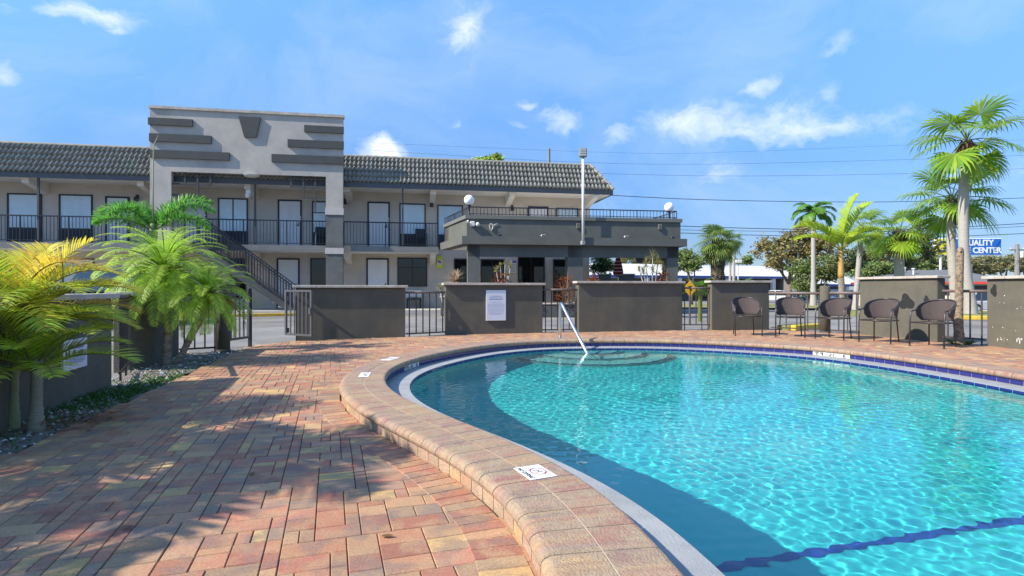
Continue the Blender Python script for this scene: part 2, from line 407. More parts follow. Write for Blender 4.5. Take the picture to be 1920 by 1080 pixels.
pavers()
# ---------------------------------------------------------------- swimming pool
pool=empty('swimming_pool',(2.1,4.7,0),0,'curved swimming pool of blue water with raised red and tan brick coping','swimming pool')
PO=Vector((2.1,4.7,0))
def P_(v): return tuple(Vector(v)-PO)
M_tile=mat('blue_tile',(.022,.022,.15),.15,.15,30,spec=.6)
M_tilegrout=mat('tile_grout',(.42,.42,.46),.8,.1,20)
M_ledge=mat('ledge_plaster',(.31,.315,.31),.7,.14,3,.3,80,c2=(.24,.25,.25),cs=6)
M_plaster=mat('pool_plaster',(.03,.50,.50),.9,.08,.7,c2=(.026,.44,.46),cs=.6)
M_step=mat('step_plaster',(.15,.47,.45),.9,.05,3)
CCOL=[(.33,.185,.125),(.40,.275,.14),(.28,.165,.135),(.235,.175,.145),(.36,.21,.13),(.33,.23,.145),(.30,.145,.105)]
def coping():
    g=MB(); gr=MB()
    pin=[(0.0,.062),(-.014,.070),(-.022,.084),(-.023,.100),(-.017,.115),(-.005,.126),(.010,.130),(.205,.130),(.205,.10)]
    pout=[(.213,.10),(.213,.130),(.385,.130),(.406,.1275),(.423,.120),(.435,.108),(.440,.093),(.437,.078),(.428,.067),(.418,.062)]
    k=0
    while k<NP:
        m_=min(2,NP-k)*4; i0=k*4
        for prof in (pin,pout):
            n=len(prof); k0=len(g.v); cb=rnd.choice(CCOL); prev=cb
            for q in range(m_+1):
                if rnd.random()<.7: prev=mixc(rnd.choice(CCOL),cb,.35)
                c=jit(prev,.10); sh=.003 if q==0 else (-.003 if q==m_ else 0); t=(off(i0+q+1,.2)-off(i0+q-1,.2)).normalized()
                for (w,z) in prof:
                    p=off(i0+q,w)+t*sh; g.v.append(P_((p.x,p.y,z))); g.c.append(c)
            for q in range(m_):
                for a in range(n-1): g.f.append((k0+q*n+a,k0+q*n+a+1,k0+(q+1)*n+a+1,k0+(q+1)*n+a)); g.mi.append(0)
            g.f.append(tuple(range(k0,k0+n))); g.mi.append(0); g.f.append(tuple(range(k0+m_*n+n-1,k0+m_*n-1,-1))); g.mi.append(0)
        k+=2
    for i in range(NC):
        j=i+1
        for (w0,z0,w1,z1) in ((.01,.10,.01,.126),(.01,.126,.40,.126),(.40,.126,.412,.07)):
            gr.quad(P_(off(i,w0,z0)),P_(off(j,w0,z0)),P_(off(j,w1,z1)),P_(off(i,w1,z1)))
    M_cop=mat('coping_brick',(.4,.2,.1),.72,.22,45,.5,110,attr=True,c2=(.34,.25,.16),cs=11)
    o=g.build('coping',M_cop,pool,attr=True)
    M_grt=mat('coping_grout',(.50,.43,.34),.9,.1,20)
    gr.build('coping_grout',M_grt,pool)
    rs=MB(); q=MB()
    for i in range(0,NC,6):
        rs.cc=jit(rnd.choice([(.45,.26,.17),(.52,.33,.15),(.40,.24,.18),(.44,.30,.21)]),.12)
        a=off(i,.413); b=off(i+6,.413); t=(b-a).normalized()*.003
        pts=[off(i+k,.418) for k in range(0,7,2)]; pts[0]+=t; pts[-1]-=t
        for a,b in zip(pts[:-1],pts[1:]): rs.quad(P_((a.x,a.y,-.01)),P_((b.x,b.y,-.01)),P_((b.x,b.y,.063)),P_((a.x,a.y,.063)))
    rs.build('coping_riser',M_cop,pool,attr=True)
    for i in range(0,NC,2): q.quad(P_(off(i,.412,-.02)),P_(off(i+2,.412,-.02)),P_(off(i+2,.412,.07)),P_(off(i,.412,.07)))
    q.build('riser_backing',M_sand,pool)
coping()
LW=-.27
def basin():
    t=MB(); g=MB(); rim=MB(); led=MB(); wl=MB()
    for i in range(0,NC):
        g.quad(P_(off(i,.012,-.002)),P_(off(i+1,.012,-.002)),P_(off(i+1,.012,.07)),P_(off(i,.012,.07)))
        led.quad(P_(off(i,.012,0)),P_(off(i+1,.012,0)),P_(off(i+1,LW,0)),P_(off(i,LW,0)))
        led.quad(P_(off(i,LW,0)),P_(off(i+1,LW,0)),P_(off(i+1,LW,-.008)),P_(off(i,LW,-.008)))
    for i in range(0,NC,6):
        for k in range(6):
            for (w,z0,z1,M) in ((.007,.004,.066,t),(LW-.002,-.13,-.008,rim)):
                a=off(i+k,w); b=off(i+k+1,w); d=(b-a).normalized()*.003
                if k==0: a=a+d
                if k==5: b=b-d
                M.quad(P_((a.x,a.y,z0)),P_((b.x,b.y,z0)),P_((b.x,b.y,z1)),P_((a.x,a.y,z1)))
    for i in range(0,NC,2):
        zs=[-.008,-.35,-.68,-.78,-.85]; ws=[LW,LW,LW,LW-.05,LW-.22]
        for q in range(4): wl.quad(P_(off(i,ws[q],zs[q])),P_(off(i+2,ws[q],zs[q])),P_(off(i+2,ws[q+1],zs[q+1])),P_(off(i,ws[q+1],zs[q+1])))
    n=0; vs=[P_(off(i,LW-.2,-.85)) for i in range(0,NC,2)]; k=len(wl.v); wl.v+=vs; wl.c+=[(1,1,1)]*len(vs); wl.f.append(tuple(range(k,k+len(vs)))); wl.mi.append(0)
    g.build('tile_grout',M_tilegrout,pool); t.build('waterline_tile',M_tile,pool); led.build('gutter_ledge',M_ledge,pool); rim.build('rim_tile',M_tile,pool)
    o=wl.build('basin',M_plaster,pool,smooth=False); rec=[o]
    # entry steps
    cx,cy=1.38,10.09
    for (r,z) in ((1.42,-.62),(.98,-.42),(.55,-.22)):
        s=MB(); e=MB(); n=40; P=[]
        for k in range(n+1):
            a=PI+PI*k/n; P.append(Vector((cx+r*1.0*math.cos(a),cy+.1+r*1.02*math.sin(a),z)))
        top=[P_(p) for p in P]; bot=[P_((p.x,p.y,-.85)) for p in P]
        s.add(top+[P_((cx+r,cy+.6,z)),P_((cx-r,cy+.6,z))],[tuple(range(n+3))]); s.add(top+bot,[(k,k+1,n+2+k,n+1+k) for k in range(n)])
        o=s.build('step',M_step,pool); rec.append(o)
        for k in range(n): 
            a=P[k]; b=P[k+1]; c=Vector((cx,cy,z))
            da=(c-a).normalized()*.03; db=(c-b).normalized()*.03
            e.quad(P_((a.x,a.y,z+.003)),P_((b.x,b.y,z+.003)),P_((b.x+db.x,b.y+db.y,z+.003)),P_((a.x+da.x,a.y+da.y,z+.003)))
            e.quad(P_((a.x-da.x*.06,a.y-da.y*.06,z+.003)),P_((b.x-db.x*.06,b.y-db.y*.06,z+.003)),P_((b.x-db.x*.06,b.y-db.y*.06,z-.05)),P_((a.x-da.x*.06,a.y-da.y*.06,z-.05)))
        o2=e.build('step_edge_tile',M_tile,o); rec.append(o2)
    ln=MB(); 
    a=Vector((.5,2.82,-.844)); b=Vector((5.5,3.79,-.844)); d=(b-a).normalized(); nn=Vector((-d.y,d.x,0))*.032
    ln.quad(P_(a-nn),P_(b-nn),P_(b+nn),P_(a+nn)); o=ln.build('floor_line',mat('lane_tile',(.01,.03,.22),.4,.1),pool); rec.append(o)
    # main drain
    dr=MB(); dr.lathe(P_((2.6,2.2,-.848)),[(.14,0),(.14,.012),(.11,.018)],20); rec.append(dr.build('drain_cover',M_white,pool))
    for o in rec: o.cycles.is_caustics_receiver=True
basin()
# markers set in the coping and tile band
M_mk=mat('marker_white',(.74,.73,.70),.45,.05,20)
M_blk=mat('marker_black',(.012,.012,.012),.5,0)
M_red=mat('marker_red',(.22,.015,.04),.5,0)
def near_i(x,y): return min(range(NC),key=lambda i:(C0[i].x-x)**2+(C0[i].y-y)**2)
def frame_on(i,w,z,flip=False):
    p=off(i,w,z); t=(off(i+2,w)-off(i-2,w)).normalized()
    return p,t
def marker_top(u,v,wid,hei,kind):
    g0=gp(u,v,.13); i=near_i(g0.x,g0.y); n=NRM[i]; t=Vector((-n.y,n.x,0))
    # text reads with its top towards the water
    up=-n; right=up.cross(Vector((0,0,1)))
    M=Matrix(((right.x,up.x,0,g0.x-PO.x),(right.y,up.y,0,g0.y-PO.y),(0,0,1,.1305),(0,0,0,1)))
    g=MB(); g.bbox(-wid/2,wid/2,-hei/2,hei/2,0,.004,.001,M=M)
    lab={'dive':'white no diving tile with red octagon symbol','ft':'white depth tile set across the coping bricks'}[kind]
    o=g.build('no_diving_marker' if kind=='dive' else 'depth_marker',M_mk,pool); o['label']=lab
    T=M@Matrix.Translation((0,0,.0042))
    if kind=='dive':
        text('NO DIVING',hei*.21,M_blk,'lettering',o,T@Matrix.Translation((0,-hei*.36,0)),.0004,bold=.0012,sx=1.02)
        r=MB(); ro=hei*.30; c=(0,hei*.12)
        for k in range(8):
            a0=R(22.5+45*k); a1=R(67.5+45*k)
            q=[]
            for (rr,a) in ((ro,a0),(ro,a1),(ro*.86,a1),(ro*.86,a0)): q.append(T@Vector((c[0]+rr*1.25*math.cos(a),c[1]+rr*math.sin(a),.0006)))
            r.quad(*q)
        s=ro*.08
        r.quad(T@Vector((c[0]-ro*.85-s,c[1]-ro*.6,.0008)),T@Vector((c[0]-ro*.85+s,c[1]-ro*.6-s,.0008)),T@Vector((c[0]+ro*.85+s,c[1]+ro*.6,.0008)),T@Vector((c[0]+ro*.85-s,c[1]+ro*.6+s,.0008)))
        r.build('prohibition_symbol',M_red,o)
        d=MB(); pts=[(-.45,.35),(-.1,.05),(.2,-.1),(.5,-.45)]
        d.tube([T@Vector((c[0]+x*ro,c[1]+y*ro,.0004)) for x,y in pts],hei*.012,4)
        d.tube([T@Vector((c[0]-.4*ro,c[1]-.35*ro,.0004)),T@Vector((c[0]+.1*ro,c[1]+.02*ro,.0004)),T@Vector((c[0]+.45*ro,c[1]+.2*ro,.0004))],hei*.010,4)
        d.build('diver_figure',M_blk,o)
    else:
        text('3 \u00bd FT',hei*.55,M_blk,'lettering',o,T,.0004,bold=.002)
marker_top(1003,886,.20,.15,'dive'); marker_top(684,703,.30,.11,'ft'); marker_top(732,673,.30,.15,'dive')
def marker_band(x,y,wid):
    i=near_i(x,y); n=NRM[i]; p=off(i,.002,.036); up=Vector((0,0,1)); nn=-n; right=up.cross(nn)
    M=Matrix(((right.x,0,nn.x,p.x-PO.x),(right.y,0,nn.y,p.y-PO.y),(0,1,0,p.z),(0,0,0,1)))
    g=MB(); k=int(wid/2/(TL/NC))
    for j in range(-k,k): g.quad(P_(off(i+j,.004,.005)),P_(off(i+j+1,.004,.005)),P_(off(i+j+1,.004,.068)),P_(off(i+j,.004,.068)))
    o=g.build('depth_marker',M_mk,pool); o['label']='white depth tile in the blue waterline band'
    for s,xx,nm in (('3',-.20,'numeral'),('\u00bd',0.0,'numeral'),('F',.15,'letter'),('T',.225,'letter')):
        tt=text(s,.060,M_blk,nm,o,Matrix.Identity(4),.0004,bold=.002,sx=1.9)
        ys_=[q.co.y for q in tt.data.vertices]; yc=(min(ys_)+max(ys_))/2; ysc=.040/(max(ys_)-min(ys_))
        for vv in tt.data.vertices:
            vv.co.y=(vv.co.y-yc)*ysc
            X=xx*wid/.6+vv.co.x; fi=-X/(TL/NC); j=int(math.floor(fi)); q=off(i+j,.001-vv.co.z).lerp(off(i+j+1,.001-vv.co.z),fi-j)
            vv.co=Vector((q.x,q.y,.031+vv.co.y))-PO
a=gp(1573,664,.03); marker_band(a.x,a.y,.60)
a=gp(760,687,.03); marker_band(a.x,a.y,.50)
# water surface
def water():
    m,N,L,b=_nodes('water'); N.remove(b); out=[n for n in N if n.type=='OUTPUT_MATERIAL'][0]
    g=N.new('ShaderNodeBsdfGlass'); g.inputs['IOR'].default_value=1.33; g.inputs['Roughness'].default_value=0; g.inputs[0].default_value=(.94,1,.985,1); L.new(g.outputs[0],out.inputs[0])
    step=.0105; xs=np.arange(-1.6,5.8,step); ys=np.arange(-1.2,10.5,step); X,Y=np.meshgrid(xs,ys); K=inside(X,Y,LW+.03)
    rs=np.random.RandomState(5); Z=np.zeros_like(X); DX=.25*np.sin(X*.9+Y*.5)+.2*np.sin(Y*1.3-X*.4); DY=.25*np.cos(X*.7-Y*.8)
    for i in range(95):
        lam=.036*2**(rs.rand()*2.0); a=rs.normal(.9,1.0); k=2*np.pi/lam
        amp=WAVE*lam**2.0*(.6+.8*rs.rand())
        mod=.6+.4*np.sin(X*rs.uniform(.5,2.2)+Y*rs.uniform(.5,2.2)+rs.rand()*6)
        Z+=amp*mod*np.sin(k*((X+DX*.12)*np.cos(a)+(Y+DY*.12)*np.sin(a))+rs.rand()*6.28)
    for i in range(6):
        lam=rs.uniform(.6,1.4); a=rs.rand()*6.28; k=2*np.pi/lam; Z+=.0004*np.sin(k*(X*np.cos(a)+Y*np.sin(a))+rs.rand()*6)
    Z-=.03
    idx=-np.ones(X.shape,int); KK=K[:-1,:-1]|K[1:,1:]|K[1:,:-1]|K[:-1,1:]
    use=np.zeros(X.shape,bool); use[:-1,:-1]|=KK; use[1:,1:]|=KK; use[1:,:-1]|=KK; use[:-1,1:]|=KK
    idx[use]=np.arange(use.sum()); V=np.stack([X[use],Y[use],Z[use]],1)
    jj,ii=np.nonzero(KK); Fc=np.stack([idx[jj,ii],idx[jj,ii+1],idx[jj+1,ii+1],idx[jj+1,ii]],1)
    me=bpy.data.meshes.new('water'); me.vertices.add(len(V)); me.vertices.foreach_set('co',V.astype(np.float32).ravel())
    me.loops.add(Fc.size); me.loops.foreach_set('vertex_index',Fc.ravel().astype(np.int32)); me.polygons.add(len(Fc)); me.polygons.foreach_set('loop_start',np.arange(0,Fc.size,4,dtype=np.int32)); me.polygons.foreach_set('loop_total',np.full(len(Fc),4,dtype=np.int32))
    me.update(calc_edges=True); me.validate(); me.polygons.foreach_set('use_smooth',[True]*len(me.polygons)); me.materials.append(m)
    o=bpy.data.objects.new('water',me); COL.objects.link(o); tag(o,kind='structure'); o.cycles.is_caustics_caster=True
WAVE=.0078
water()
# handrail
def handrail():
    b=gp(1050,635,.12); o=empty('pool_handrail',(b.x,b.y,.12),0,'stainless steel grab rail bent over the pool entry steps','handrail')
    top=.69; g=MB(); P=[(0,0,0),(0,0,.3),(0,0,top-.12)]
    w=Vector((1.42,9.12,-.35))-b
    d=(w-Vector((0,0,top-.02))); 
    for k in range(1,8):
        t=k/8; a=Vector((0,0,top-.12)); m_=Vector((.0,0,top+.09)); c=Vector((0,0,top))+Vector((w.x,w.y,w.z-top))*.16
        P.append(a*(1-t)**2+m_*2*t*(1-t)+c*t*t)
    P.append(Vector((0,0,top))+Vector((w.x,w.y,w.z-top))*.5); P.append(w)
    g.tube(P,.028,12); g.build('rail_tube',M_steel,o,smooth=True)
    f=MB(); f.lathe((0,0,0),[(.05,0),(.05,.012),(.03,.02)],16); f.build('floor_flange',M_steel,o)
handrail()
# ---------------------------------------------------------------- motel building
BT=Vector((.985,.171)).normalized(); BA=math.atan2(BT.y,BT.x); B0=Vector((-10.4,25.9,0)); BN=Vector((BT.y,-BT.x))   # BN towards camera
motel=empty('motel_building',B0,BA,'two storey grey stucco motel with tiled mansard roof, balcony and tall entrance portal','building')
BM=Matrix.Translation(B0)@Matrix.Rotation(BA,4,'Z')
def su(u,y=0.0):      # local x of pixel column u on the plane local y
    o=Vector((B0.x,B0.y))-BN*y; k=(u-960)/F
    return (k*o.y-o.x)/(BT.x-k*BT.y)
def zu(u,v,y=0.0):
    s=su(u,y); o=Vector((B0.x,B0.y))-BN*y; Y=o.y+BT.y*s; return H+(CY-v)/F*Y
EV=-1.55; RL=-1.5
SL0,SL1=2.68,2.95
XL=-24.0; XR=su(1105)
def building():
    w=MB(); w.box(XL,XR,0,.25,.12,5.60); w.box(XR-.25,XR,.25,12,.12,5.6); w.build('wall',M_wall,motel)
    # balcony slab
    s=MB(); s.box(XL,su(822,RL),RL-.06,0-.003,SL0+.03,SL1); s.build('balcony_slab',mat('slab_edge',(.17,.175,.17),.85,.15,3,.2,50),motel)
    s=MB(); s.box(XL,su(822,RL),RL-.02,0-.005,SL0,SL0+.028); s.build('balcony_ceiling',M_soffit,motel)
    # soffit and fascia
    xa=su(1148,EV); f=MB(); f.box(XL,xa,EV+.003,0.3,5.60,5.64); f.box(XR-.3,xa,.3,12,5.60,5.64); f.build('soffit',M_soffit,motel)
    f=MB(); f.box(XL,xa,EV-.03,EV,5.56,5.80); f.box(xa,xa+.03,EV-.03,12,5.56,5.80); f.build('fascia',mat('fascia_paint',(.075,.085,.095),.7,.12,3),motel)
    # tile roofs
    def roof(x0,x1,hip,name):
        g=MB(); cw=.188; n=int(round((x1-x0)/cw)); rows=5; y0,z0=EV-.05,5.79; y1,z1=-.72,7.12; xs=[]
        per=8
        for r in range(rows):
            ta=r/rows; tb=(r+1)/rows+.012
            for c in range(n):
                P=[]; lj0=rnd.uniform(-.012,.014)
                for (t,lift) in ((ta,.06),(tb,.0)):
                    row=[]; lift=lift+(lj0 if t==ta else 0)
                    for k in range(per+1):
                        q=k/per; x=x0+(c+q)*cw
                        h=.066*math.sin(PI*min(1,q/.62)) if q<.62 else -.012*math.sin(PI*(q-.62)/.38)
                        lim=x1-(t*(y1-y0)*1.0 if hip else 0)
                        x=min(x,lim)
                        row.append((x,y0+(y1-y0)*t-(h+lift)*.82,z0+(z1-z0)*t+(h+lift)*.5))
                    P.append(row)
                if x0+c*cw>x1-(ta*(y1-y0) if hip else 0): continue
                g.cc=jit((.22,.216,.185),.12); lj=rnd.uniform(-.008,.012)
                vs=P[0]+P[1]+[(a[0],a[1]+.06,a[2]-.02) for a in P[0]]
                m=per+1
                g.add(vs,[(k,k+1,m+k+1,m+k) for k in range(per)]+[(2*m+k,2*m+k+1,k+1,k) for k in range(per)])
        g.box(x0,x1-(.8 if hip else 0),y1-.02,y1+.08,z0,z1-.02)
        g.cc=(.2,.2,.16); o=g.build(name,M_roof,motel,attr=True)
        for p in o.data.polygons: p.use_smooth=True
        k=MB()
        xe=x1-(y1-y0 if hip else 0); x=x0
        while x<xe: 
            e=min(x+.42,xe); k.tube([(x,y1-.02,z1+.0),(e,y1-.02,z1-.012)],[.085,.075],8); x+=.40
        if hip:
            for q in range(6):
                a=q/6; b=(q+1.1)/6
                k.tube([(x1+.02-a*(y1-y0),y0-.02+a*(y1-y0),z0+.04+a*(z1-z0)),(x1+.02-b*(y1-y0),y0-.02+b*(y1-y0),z0+.02+b*(z1-z0))],[.095,.08],8)
            # end slope
            k2=MB(); k2.cc=(.2,.2,.165)
            for r in range(5):
                ta,tb=r/5,(r+1)/5; dx=y1-y0
                k2.quad((x1+.04-ta*dx,y0+ta*dx,z0+(z1-z0)*ta+.03),(x1+.04-ta*dx,11,z0+(z1-z0)*ta+.03),(x1-tb*dx,11,z0+(z1-z0)*tb),(x1-tb*dx,y0+tb*dx,z0+(z1-z0)*tb))
            k2.build('hip_slope',M_roof,o,attr=True)
        k.build('ridge_tile',M_ridge,o)
        return o
    tl,tr=su(281,-2.0),su(643,-2.0)
    roof(XL,xa,True,'roof')
    f=MB(); f.box(XL,xa-.9,-.70,11,6.9,6.96); f.build('flat_roof',M_dark,motel)
    # outrigger beams
    def outrig(x,z,parent=motel,white=True,L=1.30):
        g=MB(); h=.30
        g.prism([(x-.13,-L,z),(x-.13,-L,z-.2),(x-.13,-L+.35,z-.26),(x-.13,-.003,z-.48),(x-.13,-.003,z)],(.26,0,0)); 
        g.build('outrigger_beam',M_soffit if white else M_wall,parent)
    for u in (50,265,465,650,812,960): outrig(su(u,-1.2),5.597)
    outrig(XR-.14,5.597,L=1.5)
    for u in (62,262,470,650,812): outrig(su(u,-1.2),SL0-.003)
    # posts
    g=MB()
    for u in (71,478,755):
        g=MB(); x=su(u,RL); g.box(x-.035,x+.035,RL-.0,RL+.07,SL1,5.6); g.build('balcony_post',M_dark,motel)
    # railing
    def railing(x0,x1,y,skip=None):
        g=MB(); zt,zb=4.05,3.02
        g.box(x0,x1,y-.03,y+.03,zt-.05,zt); g.box(x0,x1,y-.015,y+.015,zb,zb+.03)
        n=int((x1-x0)/.135)
        for i in range(n+1):
            x=x0+(x1-x0)*i/n; r=.009 if i%13 else .022
            g.box(x-r,x+r,y-r,y+r,(SL1 if i%13==0 else zb+.03),zt-.05)
        return g.build('balcony_railing',M_rail,motel)
    xs=su(372,RL)
    railing(XL,xs-1.15,RL); railing(xs+.02,su(611,RL),RL); railing(su(645,RL),su(822,RL),RL)
    # windows and doors
    def window(u0,u1,v0,v1,panel=None,lower=False,x1=None,cross=False,glass_dark=False,zb=None):
        x0=su(u0); x1=su(u1) if x1 is None else x1; zt=zu(u0,v0); z0=zu(u0,v1) if zb is None else zb
        f=MB(); t=.055; y0,y1=-.045,.0-.002; 
        zp=z0 if panel is None else panel
        for (a,b,c,d) in ((x0,x0+t,z0 if panel is None else panel,zt),(x1-t,x1,zp,zt)): f.box(a,b,y0,y1,c,d)
        f.box(x0+t,x1-t,y0,y1,zt-t,zt); f.box(x0+t,x1-t,y0,y1,z0,z0+t)
        xm=(x0+x1)/2
        if cross:
            f.box(xm-.02,xm+.02,y0+.01,y1,z0+t,zt-t)
            if cross==2: f.box(x0+t,x1-t,y0+.012,y1,(z0+zt)/2+.2,(z0+zt)/2+.24)
        W_=f.build('window',M_frame,motel)
        g=MB(); g.quad((x0+t,-.012,z0+t),(x1-t,-.012,z0+t),(x1-t,-.012,zt-t),(x0+t,-.012,zt-t)); g.build('pane',M_dglass if glass_dark else M_glass,W_)
        if not glass_dark:
            c=MB(); n=max(8,int((x1-x0)/.07)); pts=[]
            for i in range(n*2+1):
                pts.append((x0+t+(x1-x0-2*t)*i/(2*n),-.0045+.0028*math.sin(i*PI/2+rnd.uniform(-.4,.4))))
            for a,b in zip(pts[:-1],pts[1:]): c.quad((a[0],a[1],z0+t),(b[0],b[1],z0+t),(b[0],b[1],zt-t),(a[0],a[1],zt-t))
            c.build('curtain',M_curt,W_)
        if panel is not None:
            p=MB(); p.box(x0,x1,y0-.01,y1,panel,z0-.003)
            n=10
            for i in range(n): 
                z=panel+.08+(z0-panel-.16)*i/(n-1); p.box(x0+.1,x1-.1,y0-.022,y0-.011,z-.012,z+.012)
            p.build('air_unit_panel',M_panel,W_)
        return W_
    for (a,b,v) in ((14,79,362),(111,174,364),(409,465,371),(749,798,381),(820,868,384),(1043,1084,390)):
        window(a,b,v,0,panel=SL1+.02,zb=3.62,cross=(1 if a in(409,) else False))
    window(585,638,377,0,panel=SL1+.02,zb=3.62,cross=2)
    def door(u0,u1,v0,z0,num=None,lower=False):
        x0,x1,zt=su(u0),su(u1),zu(u0,v0)
        f=MB(); t=.07
        f.box(x0,x0+t,-.05,-.002,z0,zt); f.box(x1-t,x1,-.05,-.002,z0,zt); f.box(x0+t,x1-t,-.05,-.002,zt-t,zt)
        D=f.build('door',M_frame,motel)
        g=MB(); a,b=x0+t+.005,x1-t-.005; g.box(a,b,-.03,-.004,z0+.02,zt-t-.005)
        w=b-a; hh=zt-t-z0
        for (q0,q1,r0,r1) in ((.12,.46,.06,.36),(.54,.88,.06,.36),(.12,.46,.43,.74),(.54,.88,.43,.74),(.12,.46,.80,.93),(.54,.88,.80,.93)):
            # raised moulding: frame + field
            X0,X1,Z0,Z1=a+w*q0,a+w*q1,z0+hh*r0,z0+hh*r1; e=.022
            for (p0,p1,s0,s1) in ((X0,X0+e,Z0,Z1),(X1-e,X1,Z0,Z1),(X0+e,X1-e,Z0,Z0+e),(X0+e,X1-e,Z1-e,Z1)): g.box(p0,p1,-.036,-.031,s0,s1)
            g.box(X0+e*2,X1-e*2,-.038,-.031,Z0+e*2,Z1-e*2)
        g.build('door_leaf',M_door,D)
        k=MB(); k.box(b-.10,b-.05,-.05,-.031,z0+.98,z0+1.16); k.tube([(b-.075,-.05,z0+1.03),(b-.075,-.10,z0+1.03),(b-.19,-.10,z0+1.03)],.014,6); k.build('handle',M_gate,D)
        if num:
            p=MB(); p.box((a+b)/2-.1,(a+b)/2+.1,-.042,-.039,z0+1.58,z0+1.68); p.build('number_plate',M_soffit,D)
        if not lower:
            q=MB(); 
            for zz in (1.22,1.36): 
                q.box(b-.02,b+.05,-.058,-.052,z0+zz,z0+zz+.1)
            q.build('security_latch',M_white,D)
    for (a,b,v) in ((198,243,368),(345,388,369),(521,566,374),(689,731,378),(990,1028,387)): door(a,b,v,SL1+.003,True)
    door(519,562,484,.14,True,True); door(687,729,484,.14,True,True)
    for (a,b,v,zb) in ((25,75,484,1.0),(117,177,484,1.0),(430,462,484,.6),(582,614,484,.9),(745,801,483,1.15),(851,880,485,1.15)):
        window(a,b,v,0,zb=zb,cross=2 if a in(745,) else False,glass_dark=a not in (117,25))
    # lobby openings below the canopy
    window(901,946,486,0,zb=.95,glass_dark=True,cross=1); window(1037,1064,486,0,zb=.4,glass_dark=True)
    window(971,1021,481,0,zb=.15,glass_dark=True,cross=1)
    # wall lanterns
    for (u,v) in ((647,379),(809,384),(960,391),(809,486),(258,372)):
        x=su(u); z=zu(u,v); g=MB(); g.box(x-.05,x+.05,-.05,-.003,z-.02,z+.16); g.bbox(x-.075,x+.075,-.2,-.052,z-.14,z+.06,.02); o=g.build('wall_lantern',M_frame,motel)
        k=MB(); k.bbox(x-.055,x+.055,-.18,-.07,z-.19,z-.142,.015); k.build('lantern_glass',M_white,o)
    # egress floodlight on the centre beam
    x=su(468,-1.2); g=MB(); g.bbox(x-.1,x+.1,-1.45,-1.32,5.08,5.36,.03); g.ball((x,-1.5,5.06),.1,10,8); g.build('flood_lamp',M_soffit,motel)
    # tower
    yt=-2.0; th=.22; ztop=8.54; zo=5.91
    xl,xr=tl,tr; xol,xor=su(321,yt),su(611,yt); zc=4.54
    g=MB(); g.box(xl,xr,yt,yt+th,zo,ztop-.05); g.box(xl,xol,yt,yt+th,.1,zo-.001); g.box(xor,xr,yt,yt+th,4.26,zo-.001)
    tw=g.build('entrance_portal',M_tower,motel)
    g=MB(); g.box(xl-.04,xr+.04,yt-.07,yt+th+.05,ztop-.05,ztop+.06); g.build('parapet_cap',M_cap,tw)
    for (z0,z1,M,e) in ((4.26,4.56,M_white,.03),(2.56,2.82,M_white,.03)):
        g=MB(); g.box(xor-e,xr+e,yt-e,yt+th+e,z0,z1); g.build('collar',mat('collar_paint',(.46,.42,.39),.85,.1,4),tw)
    g=MB(); g.box(xor,xr,yt+.002,yt+th,2.82,4.26); g.box(xor,xr,yt+.002,yt+th,.1,2.56); g.build('column_base',mat('column_stucco',(.135,.14,.135),.9,.12,2,.4,50,c2=(.10,.105,.10),cs=1.1),tw)
    pr=.09
    for (a,b,v0,v1) in ((279,362,223,236),(281,397,253,267.5),(283,431,284,298.5),(571,644,237,249.5),(540,644,264,278),(510,644,292,306.5)):
        m=(a+b)/2; g=MB(); g.box(su(a,yt),su(b,yt)+(.02 if b==644 else 0),yt-pr,yt-.002,zu(m,v1+( -.0),yt),zu(m,v0,yt)); g.build('trim_bar',M_band,tw)
    g=MB(); g.prism([(su(448,yt),yt-pr,zu(448,219,yt)),(su(459,yt),yt-pr,zu(459,258,yt)),(su(481,yt),yt-pr,zu(481,258,yt)),(su(490,yt),yt-pr,zu(490,221,yt))],(0,pr-.002,0)); g.build('keystone_trim',M_band,tw)
    # portal ceiling + dark beam + lamp
    g=MB(); g.box(xl+th,xr-th,yt+th,EV-.04,6.0,6.06); g.build('portal_ceiling',M_soffit,tw)
    g=MB(); x=(xol+xor)/2; g.lathe((x,yt+.22,5.83),[(.3,.02),(.34,.08)],20); g.ball((x,yt+.22,5.86),.26,16,8,(1,.6,.25)); g.build('ceiling_lamp',M_white,tw)
    # corner lattices
    def lat(x0,x1,segs,name):
        g=MB(); r=.035; y=yt+.1
        for (xa_,za,xb,zb) in segs:
            if abs(xa_-xb)<1e-6: g.box(xa_-r,xa_+r,y-r,y+r,min(za,zb),max(za,zb))
            else: g.box(min(xa_,xb),max(xa_,xb),y-r+.003,y+r-.003,za-r,za+r)
        g.build('corner_lattice',M_band,tw)
    X=lambda u: su(u,yt+.1); Z=lambda v,u=360: zu(u,v,yt+.1)
    lat(0,0,[(X(323),Z(322),X(396),Z(322)),(X(347),Z(322),X(347),Z(346)),(X(371),Z(322),X(371),Z(367)),(X(395),Z(322),X(395),Z(346)),(X(323),Z(345),X(395),Z(345)),(X(323),Z(366),X(371),Z(366))],'')
    Z2=lambda v: zu(570,v,yt+.1)
    lat(0,0,[(X(545),Z2(330),X(611),Z2(330)),(X(546),Z2(330),X(546),Z2(351)),(X(569),Z2(330),X(569),Z2(371)),(X(591),Z2(330),X(591),Z2(396)),(X(546),Z2(350),X(611),Z2(350)),(X(569),Z2(370),X(611),Z2(370))],'')
    # walkway
    g=MB(); g.box(XL,XR+3,-2.9,-.003,-.05,.13); g.build('walkway',M_conc,motel)
    # stair
    st=MB(); y0,y1=-2.62,-1.62; xa_=su(378,-2.1); xb=su(548,-2.1); n=16
    for i in range(n):
        x0=lerp(xa_,xb,i/n); x1=lerp(xa_,xb,(i+1)/n); z=lerp(SL1-.02,.13,(i+1)/n)+.02
        st.box(x0-.03,x1+.01,y0+.06,y1-.06,z-.05,z)
    S=st.build('staircase',M_conc,motel); 
